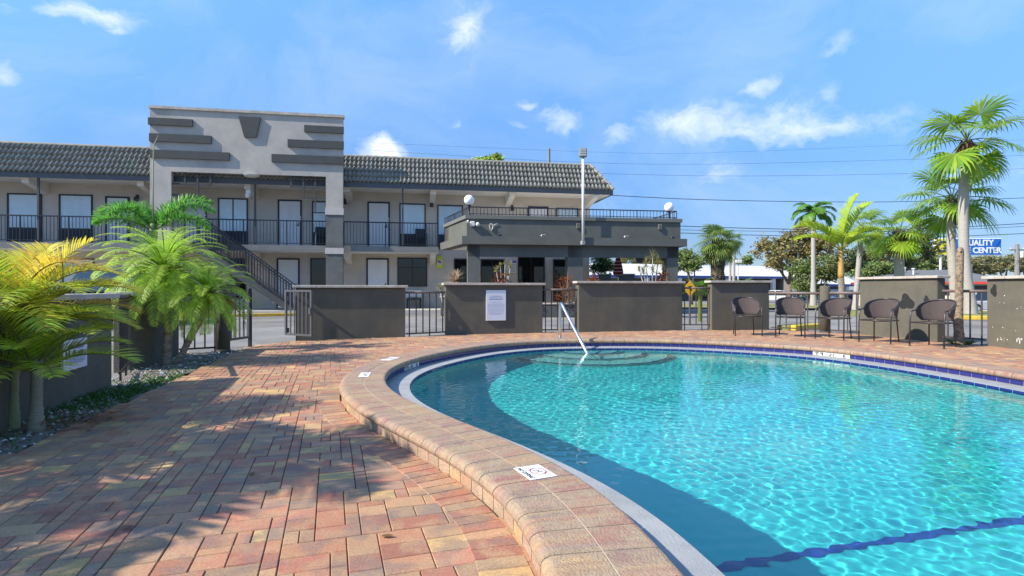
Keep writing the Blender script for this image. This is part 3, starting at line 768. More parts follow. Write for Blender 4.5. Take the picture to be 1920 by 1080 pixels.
    for y in (y0,y1-.05):
        g=MB(); g.prism([(xa_-.3,y,SL1),(xa_-.3,y,SL1-.42),(xa_,y,SL1-.42),(xb-.1,y,.13),(xb+.28,y,.13),(xa_+.05,y,SL1)],(0,.05,0)); g.build('stringer',M_dark,S)
        r=MB(); dz=.92
        for (o_,rr) in ((dz,.024),(dz-.11,.012),(.06,.014)):
            r.tube([(xa_,y+.025,SL1+o_+.12),(xb+.1,y+.025,.13+o_+.12)],rr,6)
        m=32
        for i in range(m+1):
            x=lerp(xa_,xb+.1,i/m); z=lerp(SL1,.13,i/m)+.1; q=.012 if i%8 else .024
            r.box(x-q,x+q,y+.025-q,y+.025+q,z-.12,z+dz)
        r.build('stair_railing',M_rail,S)
    g=MB(); g.box(xa_-1.3,xa_,y0,EV-.07,SL1-.16,SL1); 
    g.build('stair_landing',M_dark,S)
    g=MB(); 
    for i in range(9):
        x=xa_-1.3+1.3*i/9; g.box(x-.009,x+.009,y0+.02,y0+.04,SL1,SL1+1.02)
    g.box(xa_-1.3,xa_,y0+.01,y0+.05,SL1+1.02,SL1+1.07); g.build('landing_railing',M_rail,S)
    for x in (xa_-.6,): g=MB(); g.box(x-.06,x+.06,y0+.1,y0+.22,.13,SL1-.17); g.build('landing_post',M_dark,S)
building()
# ------------------------------------------------ canopy (porte cochere), a part of the motel
def canopy():
    Lf=(BM.inverted()@Vector((-1.86,22.3,0))); 
    fl=gpt=None
    A=Vector((-1.80,22.3)); D=Vector((.989,.1475)).normalized(); Nn=Vector((-D.y,D.x))   # Nn away from camera
    k=(1276-960)/F; s=(k*A.y-A.x)/(D.x-k*D.y)
    Bp=A+D*s
    A2=px(833,0,25.75); A2=Vector((A2.x,A2.y)); B2=Bp+Nn*4.6
    inv=BM.inverted()
    def loc(p,z): q=inv@Vector((p.x,p.y,z)); return (q.x,q.y,q.z)
    def band(g,inset_out,z0,z1,th=.25,sides=(1,1,1)):
        # band wall around left side, front, right side; inset_out>0 grows outward
        o=inset_out; a=A-D*o-Nn*o; b=Bp+D*o-Nn*o; a2=A2-D*o; b2=B2+D*o
        ia=A+D*(th)+Nn*th; ib=Bp-D*th+Nn*th; ia2=A2+D*th; ib2=B2-D*th
        for (p,q,r,t,on) in ((a2,a,ia,ia2,sides[0]),(a,b,ib,ia,sides[1]),(b,b2,ib2,ib,sides[2])):
            if not on: continue
            P=[loc(x,z0) for x in (p,q,r,t)]; Q=[loc(x,z1) for x in (p,q,r,t)]
            g.add(P+Q,[(3,2,1,0),(4,5,6,7)]+[(i,(i+1)%4,4+(i+1)%4,4+i) for i in range(4)])
    g=MB(); band(g,0,3.14,3.84); band(g,.20,2.82,3.139); band(g,-.05,2.34,2.819,.2,(0,1,1)); C=g.build('canopy',M_canopy,motel)
    g=MB(); band(g,.06,3.842,3.99,.30); g.build('canopy_cap',mat('canopy_cap_paint',(.135,.14,.125),.85,.12,2,.2,50),C)
    g=MB(); P=[loc(x,3.0) for x in (A,Bp,B2,A2)]; Q=[loc(x,3.1) for x in (A,Bp,B2,A2)]; g.add(P+Q,[(3,2,1,0),(4,5,6,7)]); g.build('canopy_deck',M_soffit,C)
    g=MB(); P=[loc(x,2.83) for x in (A,Bp,B2,A2)]; g.add(P,[(3,2,1,0)]); g.build('canopy_ceiling',M_soffit,C)
    def colm(u0,u1,dep=.5,back=0):
        g=MB(); pts=[]
        A_=A+Nn*(.05+back)
        def on(u): k=(u-960)/F; s=(k*A_.y-A_.x)/(D.x-k*D.y); return A_+D*s
        p,q=on(u0),on(u1); r,t=q+Nn*dep,p+Nn*dep
        P=[loc(x,.0) for x in (p,q,r,t)]; Q=[loc(x,2.819 if not back else 2.819) for x in (p,q,r,t)]
        g.add(P+Q,[(3,2,1,0),(4,5,6,7)]+[(i,(i+1)%4,4+(i+1)%4,4+i) for i in range(4)]); g.build('canopy_column',M_canopy,C)
    colm(877,899.5); colm(1065,1093); colm(1251,1271)
    # railing on canopy edge
    g=MB()
    def run(p,q,n):
        for i in range(n+1):
            x=p.lerp(q,i/n); w=.012 if i%8 else .024
            g.tube([loc(x,3.99),loc(x,4.33)],w,4)
        for z in (4.33,4.06): g.tube([loc(p,z),loc(q,z)],.022 if z>4.2 else .014,4)
    ia=A+D*.12+Nn*.12; ib=Bp-D*.12+Nn*.12
    run(A2+D*.12,ia,22); run(ia,ib,60); run(ib,B2-D*.1,22); g.build('roof_railing',M_rail,C)
    # panel between balcony and canopy
    g=MB(); p=A2; q=A2.lerp(A,.22); P=[loc(p,2.95),loc(q,2.95),loc(q,4.2),loc(p,4.35)]
    g.add(P+[(x,y+.03,z) for x,y,z in P],[(0,1,2,3),(7,6,5,4)]); g.build('side_panel',mat('navy_panel',(.03,.05,.09),.5),C)
    # little floodlights on the ledge
    for u in (936,1017,1172,1259):
        k=(u-960)/F; s=(k*A.y-A.x)/(D.x-k*D.y); p=A+D*s-Nn*.12; x,y,z=loc(p,3.14)
        g=MB(); g.bbox(x-.09,x+.09,y-.08,y+.02,z+.02,z+.09,.015); g.box(x-.02,x+.02,y-.05,y,z,z+.02); o=g.build('ledge_floodlight',M_soffit if u in(1017,1172) else M_gate,C)
        g=MB(); g.quad((x-.07,y-.082,z+.03),(x+.07,y-.082,z+.03),(x+.07,y-.082,z+.08),(x-.07,y-.082,z+.08)); g.build('lens',M_dglass,o)
    for u,v in ((1084,424),(1237,426)):
        k=(u-960)/F; s=(k*A.y-A.x)/(D.x-k*D.y); p=A+D*s-Nn*.002; x,y,z=loc(p,H+(CY-v)/F*p.y); g=MB(); g.bbox(x-.09,x+.09,y-.07,y-.003,z-.12,z+.12,.02); g.build('junction_box',M_canopy,C)
    # globes and camera, pole: own things
    def w3(u,p0,z): return None
    for (p,lab) in ((A+D*.1+Nn*.1,'white globe lamp on the left front corner of the canopy railing'),(Bp-D*.15+Nn*.8,'white globe lamp on the right end of the canopy railing')):
        o=empty('globe_lamp',(p.x,p.y,3.99),0,lab,'lamp','globe lamps on the canopy')
        g=MB(); g.lathe((0,0,0),[(.07,0),(.07,.03),(.03,.05),(.03,.36),(.08,.38),(.08,.43)],12); g.build('lamp_stem',M_rail,o,True)
        g=MB(); g.ball((0,0,.61),.205,24,16); g.build('globe',mat('globe_acrylic',(.85,.85,.83),.25,0),o,True)
    p=A+D*.15-Nn*.004; u_=(p.x/p.y)
    o=empty('security_camera',(p.x,p.y,3.55),math.atan2(D.y,D.x),'white security camera cluster on the canopy corner below the globe','camera')
    g=MB(); g.bbox(-.02,.16,-.12,0,-.02,.18,.02); g.build('junction_housing',M_white,o)
    g=MB(); g.ball((.28,-.09,.06),.085,14,10); g.build('dome_camera',M_white,o,True)
    g=MB(); g.tube([(-.12,-.30,.16),(-.12,-.08,.13)],.045,10); g.tube([(-.12,-.1,.13),(-.02,-.02,.12)],.015,6); g.build('bullet_camera',M_white,o,True)
    # hose loop
    k=(924-960)/F; s=(k*A.y-A.x)/(D.x-k*D.y); p=A+D*s-Nn*.03
    o=empty('rope_loop',(p.x,p.y,3.5),math.atan2(D.y,D.x),'pale rope loop hanging on the canopy parapet','rope')
    g=MB(); P=[(.20,0,.16),(.06,0,.12),(-.02,0,-.02),(-.06,0,-.13),(-.12,0,-.06),(-.14,0,.08),(-.09,0,.16),(-.02,-.01,.12),(.0,-.02,0),(-.06,-.02,-.13)]
    g.tube(P,.012,6); g.build('rope',M_soffit,o,True)
    # light pole
    k=(1090-960)/F; s=(k*A.y-A.x)/(D.x-k*D.y); p=A+D*s-Nn*.26
    zb=H+(CY-459)/F*p.y; zt=H+(CY-298)/F*p.y
    o=empty('floodlight_pole',(p.x,p.y,zb),0,'tall thin white pole with a boxy grey floodlight on the canopy front','light pole')
    g=MB(); g.tube([(0,0,0),(0,0,zt-zb)],.055,10); g.build('pole',mat('pole_paint',(.62,.62,.62),.4,.06,4),o,True)
    g=MB(); g.bbox(-.15,.15,-.10,.12,zt-zb+.07,zt-zb+.43,.03); g.box(-.04,.04,-.04,.04,zt-zb-.02,zt-zb+.08); h=g.build('lamp_head',mat('lamp_head_grey',(.20,.20,.18),.6,.1),o)
    g=MB()
    for q in range(3): g.box(-.12,.12,-.108,-.101,zt-zb+.11+q*.1,zt-zb+.18+q*.1)
    g.build('lamp_lens',mat('lamp_lens',(.35,.35,.32),.3),h)
    g=MB(); g.box(-.09,.09,.02,.10,.02,.16); g.build('bracket',M_soffit,o)
canopy()
# signs on the building
M_syel=mat('sign_yellow',(.55,.62,.04),.5,.05); M_blue=mat('sign_blue',(.02,.10,.45),.5,.03); 
def bsign(u0,u1,v0,v1,y,name,lab,cat):
    x0,x1=su(u0,y),su(u1,y); z1,z0=zu(u0,v0,y),zu(u0,v1,y); p=BM@Vector(((x0+x1)/2,y,z0)); o=empty(name,p,BA,lab,cat); return o,(x1-x0),(z1-z0)
o,w,h=bsign(819,830,480,503,-.03,'wall_sign','yellow warning sign with a dark symbol on the motel wall','sign')
g=MB(); g.bbox(-w/2,w/2,-.02,.02,0,h,.005); g.build('sign_board',M_syel,o)
g=MB(); g.quad((-w*.4,-.022,h*.30),(w*.4,-.022,h*.30),(w*.4,-.022,h*.72),(-w*.4,-.022,h*.72)); g.build('sign_field',M_white,o)
g=MB(); g.tube([(-w*.3,-.025,h*.62),(-w*.05,-.025,h*.5),(w*.25,-.025,h*.42)],.022,5); g.ball((w*.05,-.025,h*.58),.03,8,6); g.build('symbol',M_blk,o)
o,w,h=bsign(955,968,487,512,-.03,'wall_sign','pale notice board with a dark header beside the lobby door','sign')
g=MB(); g.bbox(-w/2,w/2,-.02,.02,0,h,.005); g.build('sign_board',M_soffit,o)
g=MB(); g.quad((-w*.45,-.022,h*.76),(w*.45,-.022,h*.76),(w*.45,-.022,h*.95),(-w*.45,-.022,h*.95)); 
for q in range(6): g.quad((-w*.38,-.022,h*(.62-.1*q)),(w*(.38-.1*(q%2)),-.022,h*(.62-.1*q)),(w*(.38-.1*(q%2)),-.022,h*(.645-.1*q)),(-w*.38,-.022,h*(.645-.1*q)))
g.build('printed_lines',M_blue,o)
# balcony chairs
def balcony_chair(u,lab,m):
    x=su(u,-.9); p=BM@Vector((x,-.8,SL1+.002)); o=empty('balcony_chair',p,BA+.2,lab,'chair','chairs on the balcony')
    g=MB(); g.bbox(-.24,.24,-.24,.24,.40,.46,.02); g.build('seat',m,o)
    g=MB(); g.bbox(-.24,.24,.20,.25,.50,.92,.02); g.build('backrest',m,o)
    for sx in(-1,1):
        for sy in(-1,1):
            g=MB(); g.tube([(sx*.24,sy*.24,0),(sx*.22,sy*.22,.62 if sy<0 else .92)],.015,6); g.build('leg',M_soffit if 'white' in lab else M_rail,o)
        g=MB(); g.tube([(sx*.25,-.24,.63),(sx*.25,.22,.66)],.02,6); g.build('armrest',M_rail,o)
balcony_chair(601,'white framed chair on the balcony beside the portal column',M_panel)
balcony_chair(790,'dark chair on the balcony under the curtained window',M_panel)
# bench below window
x=su(697); 
def bench(u,w,lab,name,cat):
    x=su(u,-.6); p=BM@Vector((x,-.5,.132)); o=empty(name,p,BA,lab,cat)
    g=MB(); g.bbox(-w/2,w/2,-.25,.2,.40,.46,.02); g.build('seat',M_panel,o)
    g=MB(); g.bbox(-w/2,w/2,.18,.24,.5,.85,.02); g.build('backrest',M_soffit,o)
    for sx in(-1,1): g=MB(); g.bbox(sx*w*.42-.04,sx*w*.42+.04,-.22,.2,0,.398,.01); g.build('leg',M_panel,o)
bench(776,.72,'small dark bench with a pale back under the motel window','bench','bench')
# kerbs and wheel stops in the lot
def kerb(u0,v0,u1,v1,h,wd,m,name,lab=None,cat=None,kind=None,group=None):
    a=gp(u0,v0,-.03); b=gp(u1,v1,-.03); d=(b-a); L=d.length; rz=math.atan2(d.y,d.x)
    g=MB(); n=max(1,int(L/1.8))
    for i in range(n): g.bbox(L*i/n+.006,L*(i+1)/n-.006,0,wd,0,h,.02)
    o=g.build(name,m); o.location=(a.x,a.y,-.032); o.rotation_euler=(0,0,rz)
    if kind: tag(o,kind=kind)
    else: tag(o,lab,cat,group)
    return o
kerb(-700,612,560,592.5,.13,.16,M_yel,'yellow_kerb',kind='structure')
kerb(762,587,822,586.5,.13,.2,M_yel,'wheel_stop','yellow concrete wheel stop in front of the motel windows, nearer one','wheel stop',group='yellow wheel stops')
kerb(762,579.5,822,579,.13,.2,M_yel,'wheel_stop','yellow concrete wheel stop in front of the motel windows, farther one','wheel stop',group='yellow wheel stops')
g=MB()
for (a,b,c,d,w) in ((420,583,560,581,.18),(400,579,530,577.5,.15),(-80,640,200,630,.12),(1022,598,1090,597,.14)):
    p=gp(a,b,-.026); q=gp(c,d,-.026); g.quad(p,q,q+Vector((0,w,0)),p+Vector((0,w,0)))
tag(g.build('lot_marking',M_white),kind='structure')
# planters behind the pool wall
def planter(u0,u1,v0,vt,lab,dep=1.0):
    a=gp(u0,v0,-.03); b=gp(u1,v0,-.03); h=H-(vt-CY)/F*a.y+.03
    o=empty('planter_box',((a.x+b.x)/2,a.y,-.03),0,lab,'planter'); w=(b.x-a.x)/2
    g=MB(); g.bbox(-w,w,0,dep,0,h-.06,.01); g.build('box',M_dark,o)
    g=MB(); g.bbox(-w-.03,w+.03,-.03,dep+.03,h-.058,h,.01); g.build('rim',M_cap,o)
    g=MB(); g.box(-w+.12,w-.12,.12,dep-.12,h,h+.01); g.build('soil',M_sand,o)
    return o,h-.03
PL1,ph1=planter(880,1082,595,568,'long low dark planter box in front of the lobby canopy')
PL2,ph2=planter(1100,1262,594,567,'low dark planter box between the canopy columns and the pool wall')
PL3,_=planter(826,852,592,555,'pale green planter box beside the yellow wheel stops',.7)
# ---------------------------------------------------------------- pool walls
def pool_wall(a,b,top,lab,th=.20,front=None,capo=.06,ends=(0,0)):
    a=Vector((a[0],a[1],0)); b=Vector((b[0],b[1],0)); d=b-a; L=d.length; rz=math.atan2(d.y,d.x)
    o=empty('pool_wall',(a.x,a.y,0),rz,lab,'wall','stucco walls around the pool deck')
    g=MB(); g.bbox(0,L,0,th,-.06,top-.055,.012); g.build('wall_body',M_pw,o)
    g=MB(); n=max(2,int(L/.42)); e=capo
    for i in range(n):
        x0=-e+(L+2*e)*i/n; x1=-e+(L+2*e)*(i+1)/n; dz=rnd.uniform(-.0015,.0015)
        g.bbox(x0+.003,x1-.003,-capo,th+capo,top-.054+dz,top+dz,.006)
    g.build('cap',M_cap,o)
    return o
WL=[((-3.60,3.30),(-4.45,6.23),1.02,'dark stucco wall behind the yellowing palm, with a pale notice on it'),
    ((-5.02,7.36),(-5.44,9.15),1.03,'dark stucco wall behind the big green feather palm'),
    ((-4.52,11.70),(-2.35,12.33),1.14,'long stucco wall directly right of the open gate'),
    ((-1.53,12.89),(.74,13.50),1.20,'stucco wall that carries the white rules notice'),
    ((1.62,13.66),(4.37,14.35),1.25,'stucco wall behind the grab rail, between the rules notice and the yellow diamond sign'),
    ((5.09,14.28),(6.72,14.62),1.27,'dark stucco wall behind the leftmost wicker chair'),
    ((8.09,13.03),(8.44,11.12),1.33,'sunlit green stucco wall with black patches behind the two right chairs'),
    ((8.90,10.50),(9.15,8.4),1.30,'stucco wall at the right edge with peeling white spots and one black patch')]
WO=[pool_wall(a,b,t,l) for a,b,t,l in WL]
# left walls: body must lie on the outer side (local +y) -> for these runs local +y points left, correct
def wall_local(k): a,b=WL[k][0],WL[k][1]; return math.hypot(b[0]-a[0],b[1]-a[1])
def patches(k,specs,m,name):
    a,b,t,_=WL[k]; d=Vector((b[0]-a[0],b[1]-a[1])).normalized()
    for (u,v,ru,rv) in specs:
        kx=(u-960)/F; s=(kx*a[1]-a[0])/(d.x-kx*d.y); Y=a[1]+d.y*s; z=H+(CY-v)/F*Y
        su_=ru/F*Y/max(.25,abs(d.x-kx*d.y)); sv=rv/F*Y
        g=MB(); n=18; P=[(s,-.0035,z)]
        for i in range(n):
            an=2*PI*i/n; q=1+.22*math.sin(an*3+u)+rnd.uniform(-.12,.12)
            P.append((s+su_*q*math.cos(an),-.0035,z+sv*q*math.sin(an)))
        g.add(P,[(0,1+i,1+(i+1)%n) for i in range(n)]); g.build(name,m,WO[k])
patches(6,[(1699,567,13,14),(1737,561,5,6)],mat('black_patch',(.014,.015,.014),.8,.3,9),'black_patch')
patches(7,[(1864,545,6,11)],MATS['black_patch'],'black_patch')
pk=[]
for i in range(30):
    r=rnd.random(); u=1858+60*rnd.random(); v=632+(u-1850)*.1+rnd.uniform(-3,4) if i<20 else rnd.uniform(545,640); pk.append((u,v,rnd.uniform(.25,1.0),rnd.uniform(.3,1.6)*(1.9 if i<10 else .6)))
def peel():
    a,b,t,_=WL[7]; d=Vector((b[0]-a[0],b[1]-a[1])).normalized(); g=MB()
    for (u,v,ru,rv) in pk:
        kx=(u-960)/F; s=(kx*a[1]-a[0])/(d.x-kx*d.y); Y=a[1]+d.y*s; z=H+(CY-v)/F*Y
        su_=ru/F*Y; sv=rv/F*Y; P=[(s,-.003,z)]
        for i in range(9):
            an=2*PI*i/9; q=1+rnd.uniform(-.4,.4); P.append((s+su_*q*math.cos(an),-.003,z+sv*q*math.sin(an)))
        g.add(P,[(0,1+i,1+(i+1)%9) for i in range(9)])
    o=g.build('peeled_paint',M_soffit,WO[7]); tag(o,kind='stuff')
peel()
# rules notice
def notice(k,u0,u1,v0,v1,lab,lines=True):
    a,b,t,_=WL[k]; A=Vector((a[0],a[1])); d=(Vector((b[0],b[1]))-A).normalized(); n=Vector((-d.y,d.x))
    def s_(u): kx=(u-960)/F; return (kx*a[1]-a[0])/(d.x-kx*d.y)
    s0,s1=s_(u0),s_(u1); sm=(s0+s1)/2; Y=a[1]+d.y*sm; z1=H+(CY-v0)/F*Y; z0=H+(CY-v1)/F*Y
    p=A+d*sm-n*.018; o=empty('notice_board',(p.x,p.y,z0),math.atan2(d.y,d.x),lab,'notice'); w=abs(s1-s0); h=z1-z0
    g=MB(); g.bbox(-w/2,w/2,-.012,.012,0,h,.003); g.build('board',mat('notice_white',(.66,.68,.74),.35,.06,2.5),o)
    g=MB(); y=-.0135; q=h*.86; rr=random.Random(3)
    rows=[(.80,.25,1.0),(.765,.34,1),(.71,.36,1.1),(.685,.32,1.1),(.60,.30,.7),(.54,.42,.7),(.50,.42,.7),(.455,.42,.7),(.41,.40,.7),(.37,.42,.7),(.32,.42,.7),(.28,.36,.7),(.24,.41,.7),(.20,.3,.7)]
    for (f,hw,th) in rows:
        x=-hw*w
        while x<hw*w:
            l=rr.uniform(.012,.035)*w/.45; g.quad((x,y,h*f),(min(x+l,hw*w),y,h*f),(min(x+l,hw*w),y,h*f+.009*th),(x,y,h*f+.009*th)); x+=l+.008
    g.build('printed_lines',mat('notice_ink',(.10,.16,.34),.6,0),o)
    return o
notice(3,911,948,544,601,'white pool rules notice of blue and grey print on the stucco wall')
notice(0,112,157,636,692,'pale blue notice on the dark wall behind the yellowing palm')
# rails between walls
def pool_rail(a,b,zt,zb,lab,nb,posts=(),pipe=.026,overlap=0.0):
    a=Vector((a[0],a[1],0)); b=Vector((b[0],b[1],0)); d=b-a; L=d.length
    o=empty('metal_railing',(a.x,a.y,0),math.atan2(d.y,d.x),lab,'railing','metal railings between the pool walls')
    g=MB(); g.tube([(-overlap,0,zt),(L+overlap,0,zt)],pipe,10); g.build('top_rail',M_pipe,o,True)
    g=MB(); g.box(0,L,-.012,.012,zb,zb+.03); g.build('bottom_rail',M_bar,o)
    for i in range(nb):
        x=L*(i+.5)/nb; g=MB(); g.box(x-.011,x+.011,-.011,.011,zb+.03 if i%3 else -.02,zt); g.build('bar',M_bar,o)
    return o
pool_rail((-2.35,12.40),(-1.53,12.95),.98,.05,'short railing of thin bars between the gate wall and the notice wall',6)
pool_rail((.74,13.58),(1.62,13.74),1.04,.05,'short railing of thin bars behind the grab rail, showing an orange shrub',6)
pool_rail((4.37,14.42),(5.09,14.36),1.08,.12,'short railing of thin bars in front of the yellow diamond sign',5)
pool_rail((6.70,14.50),(7.60,13.62),.95,.05,'railing behind the second wicker chair, left of the round post',5,overlap=.05,pipe=.035)
pool_rail((7.62,13.60),(8.12,13.02),.96,.05,'railing behind the third wicker chair, right of the round post',4,overlap=.05,pipe=.035)
pool_rail((8.55,11.12),(8.92,10.50),1.02,.10,'railing behind the stubby palm trunk, between the two right walls',4,pipe=.03)
pool_rail((-4.50,6.42),(-5.0,7.30),.98,.09,'railing in shade between the two dark left walls',5)
pool_rail((-5.50,9.25),(-5.02,9.62),.98,.05,'black railing left of the round gate post, behind the slanted palm trunk',4)
def rpost(u,v,r,top,lab):
    p=gp(u,v,0); o=empty('round_post',(p.x,p.y+r,0),0,lab,'post'); g=MB(); g.lathe((0,0,-.03),[(r,0),(r,top),(r*.9,top+.02)],24); g.build('post_body',M_pw,o,True)
    g=MB(); g.lathe((0,0,0),[(r+.012,0),(r+.012,.03),(r,.035)],24); g.build('base_ring',M_dark,o)
    return o
rpost(412,660,.11,1.2,'dark round post of the gate beside the green feather palm')
rpost(1552,624,.115,1.14,'green round post in the railing behind the third wicker chair')
# gate leaf open beside wall, and fixed leaf on left of opening
def gate(a,b,zb,zt,n,lab,post=True):
    a=Vector((a[0],a[1],0)); b=Vector((b[0],b[1],0)); d=b-a; L=d.length
    o=empty('metal_gate',(a.x,a.y,0),math.atan2(d.y,d.x),lab,'gate')
    g=MB(); r=.02; g.box(0,.04,-r,r,zb,zt); g.box(L-.04,L,-r,r,zb,zt); g.box(.04,L-.04,-r,r,zt-.04,zt); g.box(.04,L-.04,-r,r,zb,zb+.04); g.build('gate_frame',M_gate,o)
    for i in range(n):
        x=.04+(L-.08)*(i+1)/(n+1); g=MB(); g.box(x-.011,x+.011,-.011,.011,zb+.04,zt-.04); g.build('bar',M_gate,o)
    return o,L
G1,L1=gate((-4.72,11.66),(-4.05,11.34),.10,1.04,5,'open metal gate leaf folded against the stucco wall')
g=MB(); g.box(.0,.05,.021,.06,.15,.25); g.box(.0,.05,.021,.06,.9,1.0); g.build('hinge',M_gate,G1)
g=MB(); g.box(L1-.05,L1-.0,-.05,-.021,.55,.68); g.build('latch',M_gate,G1)
G2,L2=gate((-4.92,9.75),(-4.83,10.29),.16,.98,3,'narrow black gate panel on the left of the open gateway')
g=MB(); g.box(L2,L2+.05,-.025,.025,-.02,1.02); g.ball((L2+.025,0,1.05),.035,10,8); g.build('gate_post',M_rail,G2)
# ---------------------------------------------------------------- wicker chairs
def wicker_mat():
    m,N,L,b=_nodes('wicker'); b.inputs['Roughness'].default_value=.42; b.inputs['Specular IOR Level'].default_value=.55
    tc=N.new('ShaderNodeTexCoord'); uv=N.new('ShaderNodeAttribute'); uv.attribute_name='Col'
    sp=N.new('ShaderNodeSeparateColor'); L.new(uv.outputs['Color'],sp.inputs[0])
    def wv(src,sc,ph):
        m1=N.new('ShaderNodeMath'); m1.operation='MULTIPLY_ADD'; L.new(src,m1.inputs[0]); m1.inputs[1].default_value=sc; m1.inputs[2].default_value=ph
        m2=N.new('ShaderNodeMath'); m2.operation='SINE'; L.new(m1.outputs[0],m2.inputs[0]); return m2.outputs[0]
    a=wv(sp.outputs[0],2*PI*30,0); c=wv(sp.outputs[1],2*PI*20,0)
    m3=N.new('ShaderNodeMath'); m3.operation='MULTIPLY'; L.new(a,m3.inputs[0]); L.new(c,m3.inputs[1])
    r=N.new('ShaderNodeMapRange'); r.inputs[1].default_value=-1; r.inputs[2].default_value=1; L.new(m3.outputs[0],r.inputs[0])
    mx=N.new('ShaderNodeMix'); mx.data_type='RGBA'; L.new(r.outputs[0],mx.inputs[0]); mx.inputs[6].default_value=(.03,.02,.02,1); mx.inputs[7].default_value=(.24,.19,.175,1); L.new(mx.outputs[2],b.inputs['Base Color'])
    bp=N.new('ShaderNodeBump'); bp.inputs['Strength'].default_value=.9; bp.inputs['Distance'].default_value=.012; L.new(m3.outputs[0],bp.inputs['Height']); L.new(bp.outputs[0],b.inputs['Normal'])
    return m
M_wick=wicker_mat(); M_cf=mat('chair_frame',(.035,.030,.030),.35,.1,9,spec=.6)
def chair():
    o=empty('wicker_chair',(0,0,0),0,'','chair','wicker armchairs lined along the pool wall')
    # faces -y ; seat .54 wide; shell
    g=MB(); nu,nv=28,7
    def sh(u,v):   # u -1..1 , v 0..1
        a=u*R(112); rx,ry=.285,.265
        x=rx*math.sin(a)*(.90+.12*v); y=.02+ry*math.cos(a)*(.92+.16*v)
        top=.86-.20*(abs(u)**2.2); z=.47+(top-.47)*v
        return (x,y+.04*v*(1-abs(u)),z)
    vs=[]
    for j in range(nv+1):
        for i in range(nu+1):
            u=-1+2*i/nu; 
            s_=abs(u); v=j/nv
            lo=.0 if s_<.70 else (s_-.70)/.30*.45
            vv=lo+(1-lo)*v; vs.append((sh(u,vv),(i/nu,vv)))
    k=0; W=nu+1
    for p,c in vs: g.v.append(p); g.c.append((c[0],c[1],0))
    for j in range(nv):
        for i in range(nu): g.f.append((j*W+i,j*W+i+1,(j+1)*W+i+1,(j+1)*W+i)); g.mi.append(0)
    b=g.build('backrest',M_wick,o,True,True); sm=b.modifiers.new('s','SOLIDIFY'); sm.thickness=.014
    g=MB(); P=[sh(-1+2*i/24,1.0) for i in range(25)]
    # arms carry on forward from the shell ends and bend down into the front legs
    for s in (-1,1):
        pass
    L_=[(-.285,-.26,.0),(-.285,-.25,.42),(-.285,-.23,.60),(-.275,-.19,.655),(-.262,-.12,.665)]
    R_=[(-x,y,z) for x,y,z in L_][::-1]
    g.tube(L_+P+R_,.0135,8); g.build('arm_frame',M_cf,o,True)
    g=MB(); nu2=12; vs=[]
    for j in range(9):
        for i in range(nu2+1):
            x=-.25+.5*i/nu2; y=-.25+.47*j/8; x*=1-.25*max(0,(y-.05)/.2)**2*.6
            z=.445-.02*math.sin(PI*i/nu2)*math.sin(PI*j/8); g.v.append((x,y,z)); g.c.append((i/nu2,j/8,0))
    for j in range(8):
        for i in range(nu2): g.f.append((j*13+i,j*13+i+1,(j+1)*13+i+1,(j+1)*13+i)); g.mi.append(0)
    b=g.build('seat',M_wick,o,True,True); sm=b.modifiers.new('s','SOLIDIFY'); sm.thickness=.018
    g=MB(); g.tube([(-.27,-.25,.44),(.27,-.25,.44),(.25,.18,.44),(.12,.24,.44),(-.12,.24,.44),(-.25,.18,.44),(-.27,-.25,.44)],.012,6); g.build('seat_frame',M_cf,o,True)
    for s in (-1,1):
        g=MB(); g.tube([(s*.20,.21,.60),(s*.205,.215,.40),(s*.225,.25,.0)],.013,8); g.build('leg',M_cf,o,True)
        g=MB(); g.tube([(s*.285,-.26,.0),(s*.284,-.258,.03)],.0155,8); g.build('foot_cap',M_chrm,o,True)
    return o
ch=chair()
CH=[((5.37,12.85),(-.18,-.98),'leftmost wicker armchair, alone against the dark wall'),
    ((6.17,12.42),(-.45,-.89),'second wicker armchair from the left, in front of the railing'),
    ((6.87,11.92),(-.80,-.60),'third wicker armchair, in front of the round green post'),
    ((7.33,11.14),(-.83,-.56),'fourth wicker armchair, beside the big black wall patch'),
    ((7.78,10.31),(-.90,-.43),'rightmost wicker armchair, nearest the stubby palm trunk')]
for i,(p,f,l) in enumerate(CH):
    c=ch if i==0 else copy_tree(ch); c.location=(p[0],p[1],.003); c.rotation_euler=(0,0,math.atan2(f[1],f[0])+PI/2); c['label']=l
# ---------------------------------------------------------------- planting
def V(*a): return Vector(a)
G_=lambda *c: c
def strip(g,p,d,n,L,w,droop,col,tipc=None,segs=3):
    """a blade: starts at p, direction d, flat normal n, bends down by droop"""
    s=d.cross(n); 
    if s.length<1e-6: return
    s.normalize(); vs=[]; q=Vector(p); dd=d.copy(); k0=len(g.v)
    prof={3:(.55,1.0,.7),2:(.7,.85),4:(.5,1,.85,.55)}[segs]
    for i in range(segs):
        ww=w*prof[i]*.5; c=mixc(col,tipc,i/segs) if tipc else col
        g.v.append(tuple(q-s*ww)); g.v.append(tuple(q+s*ww)); g.c+= [c,c]
        q=q+dd*(L/segs); dd=(dd+Vector((0,0,-droop/segs))).normalized()
    g.v.append(tuple(q)); g.c.append(tipc or col)
    for i in range(segs-1): g.f.append((k0+2*i,k0+2*i+1,k0+2*i+3,k0+2*i+2)); g.mi.append(0)
    g.f.append((k0+2*segs-2,k0+2*segs-1,k0+2*segs)); g.mi.append(0)
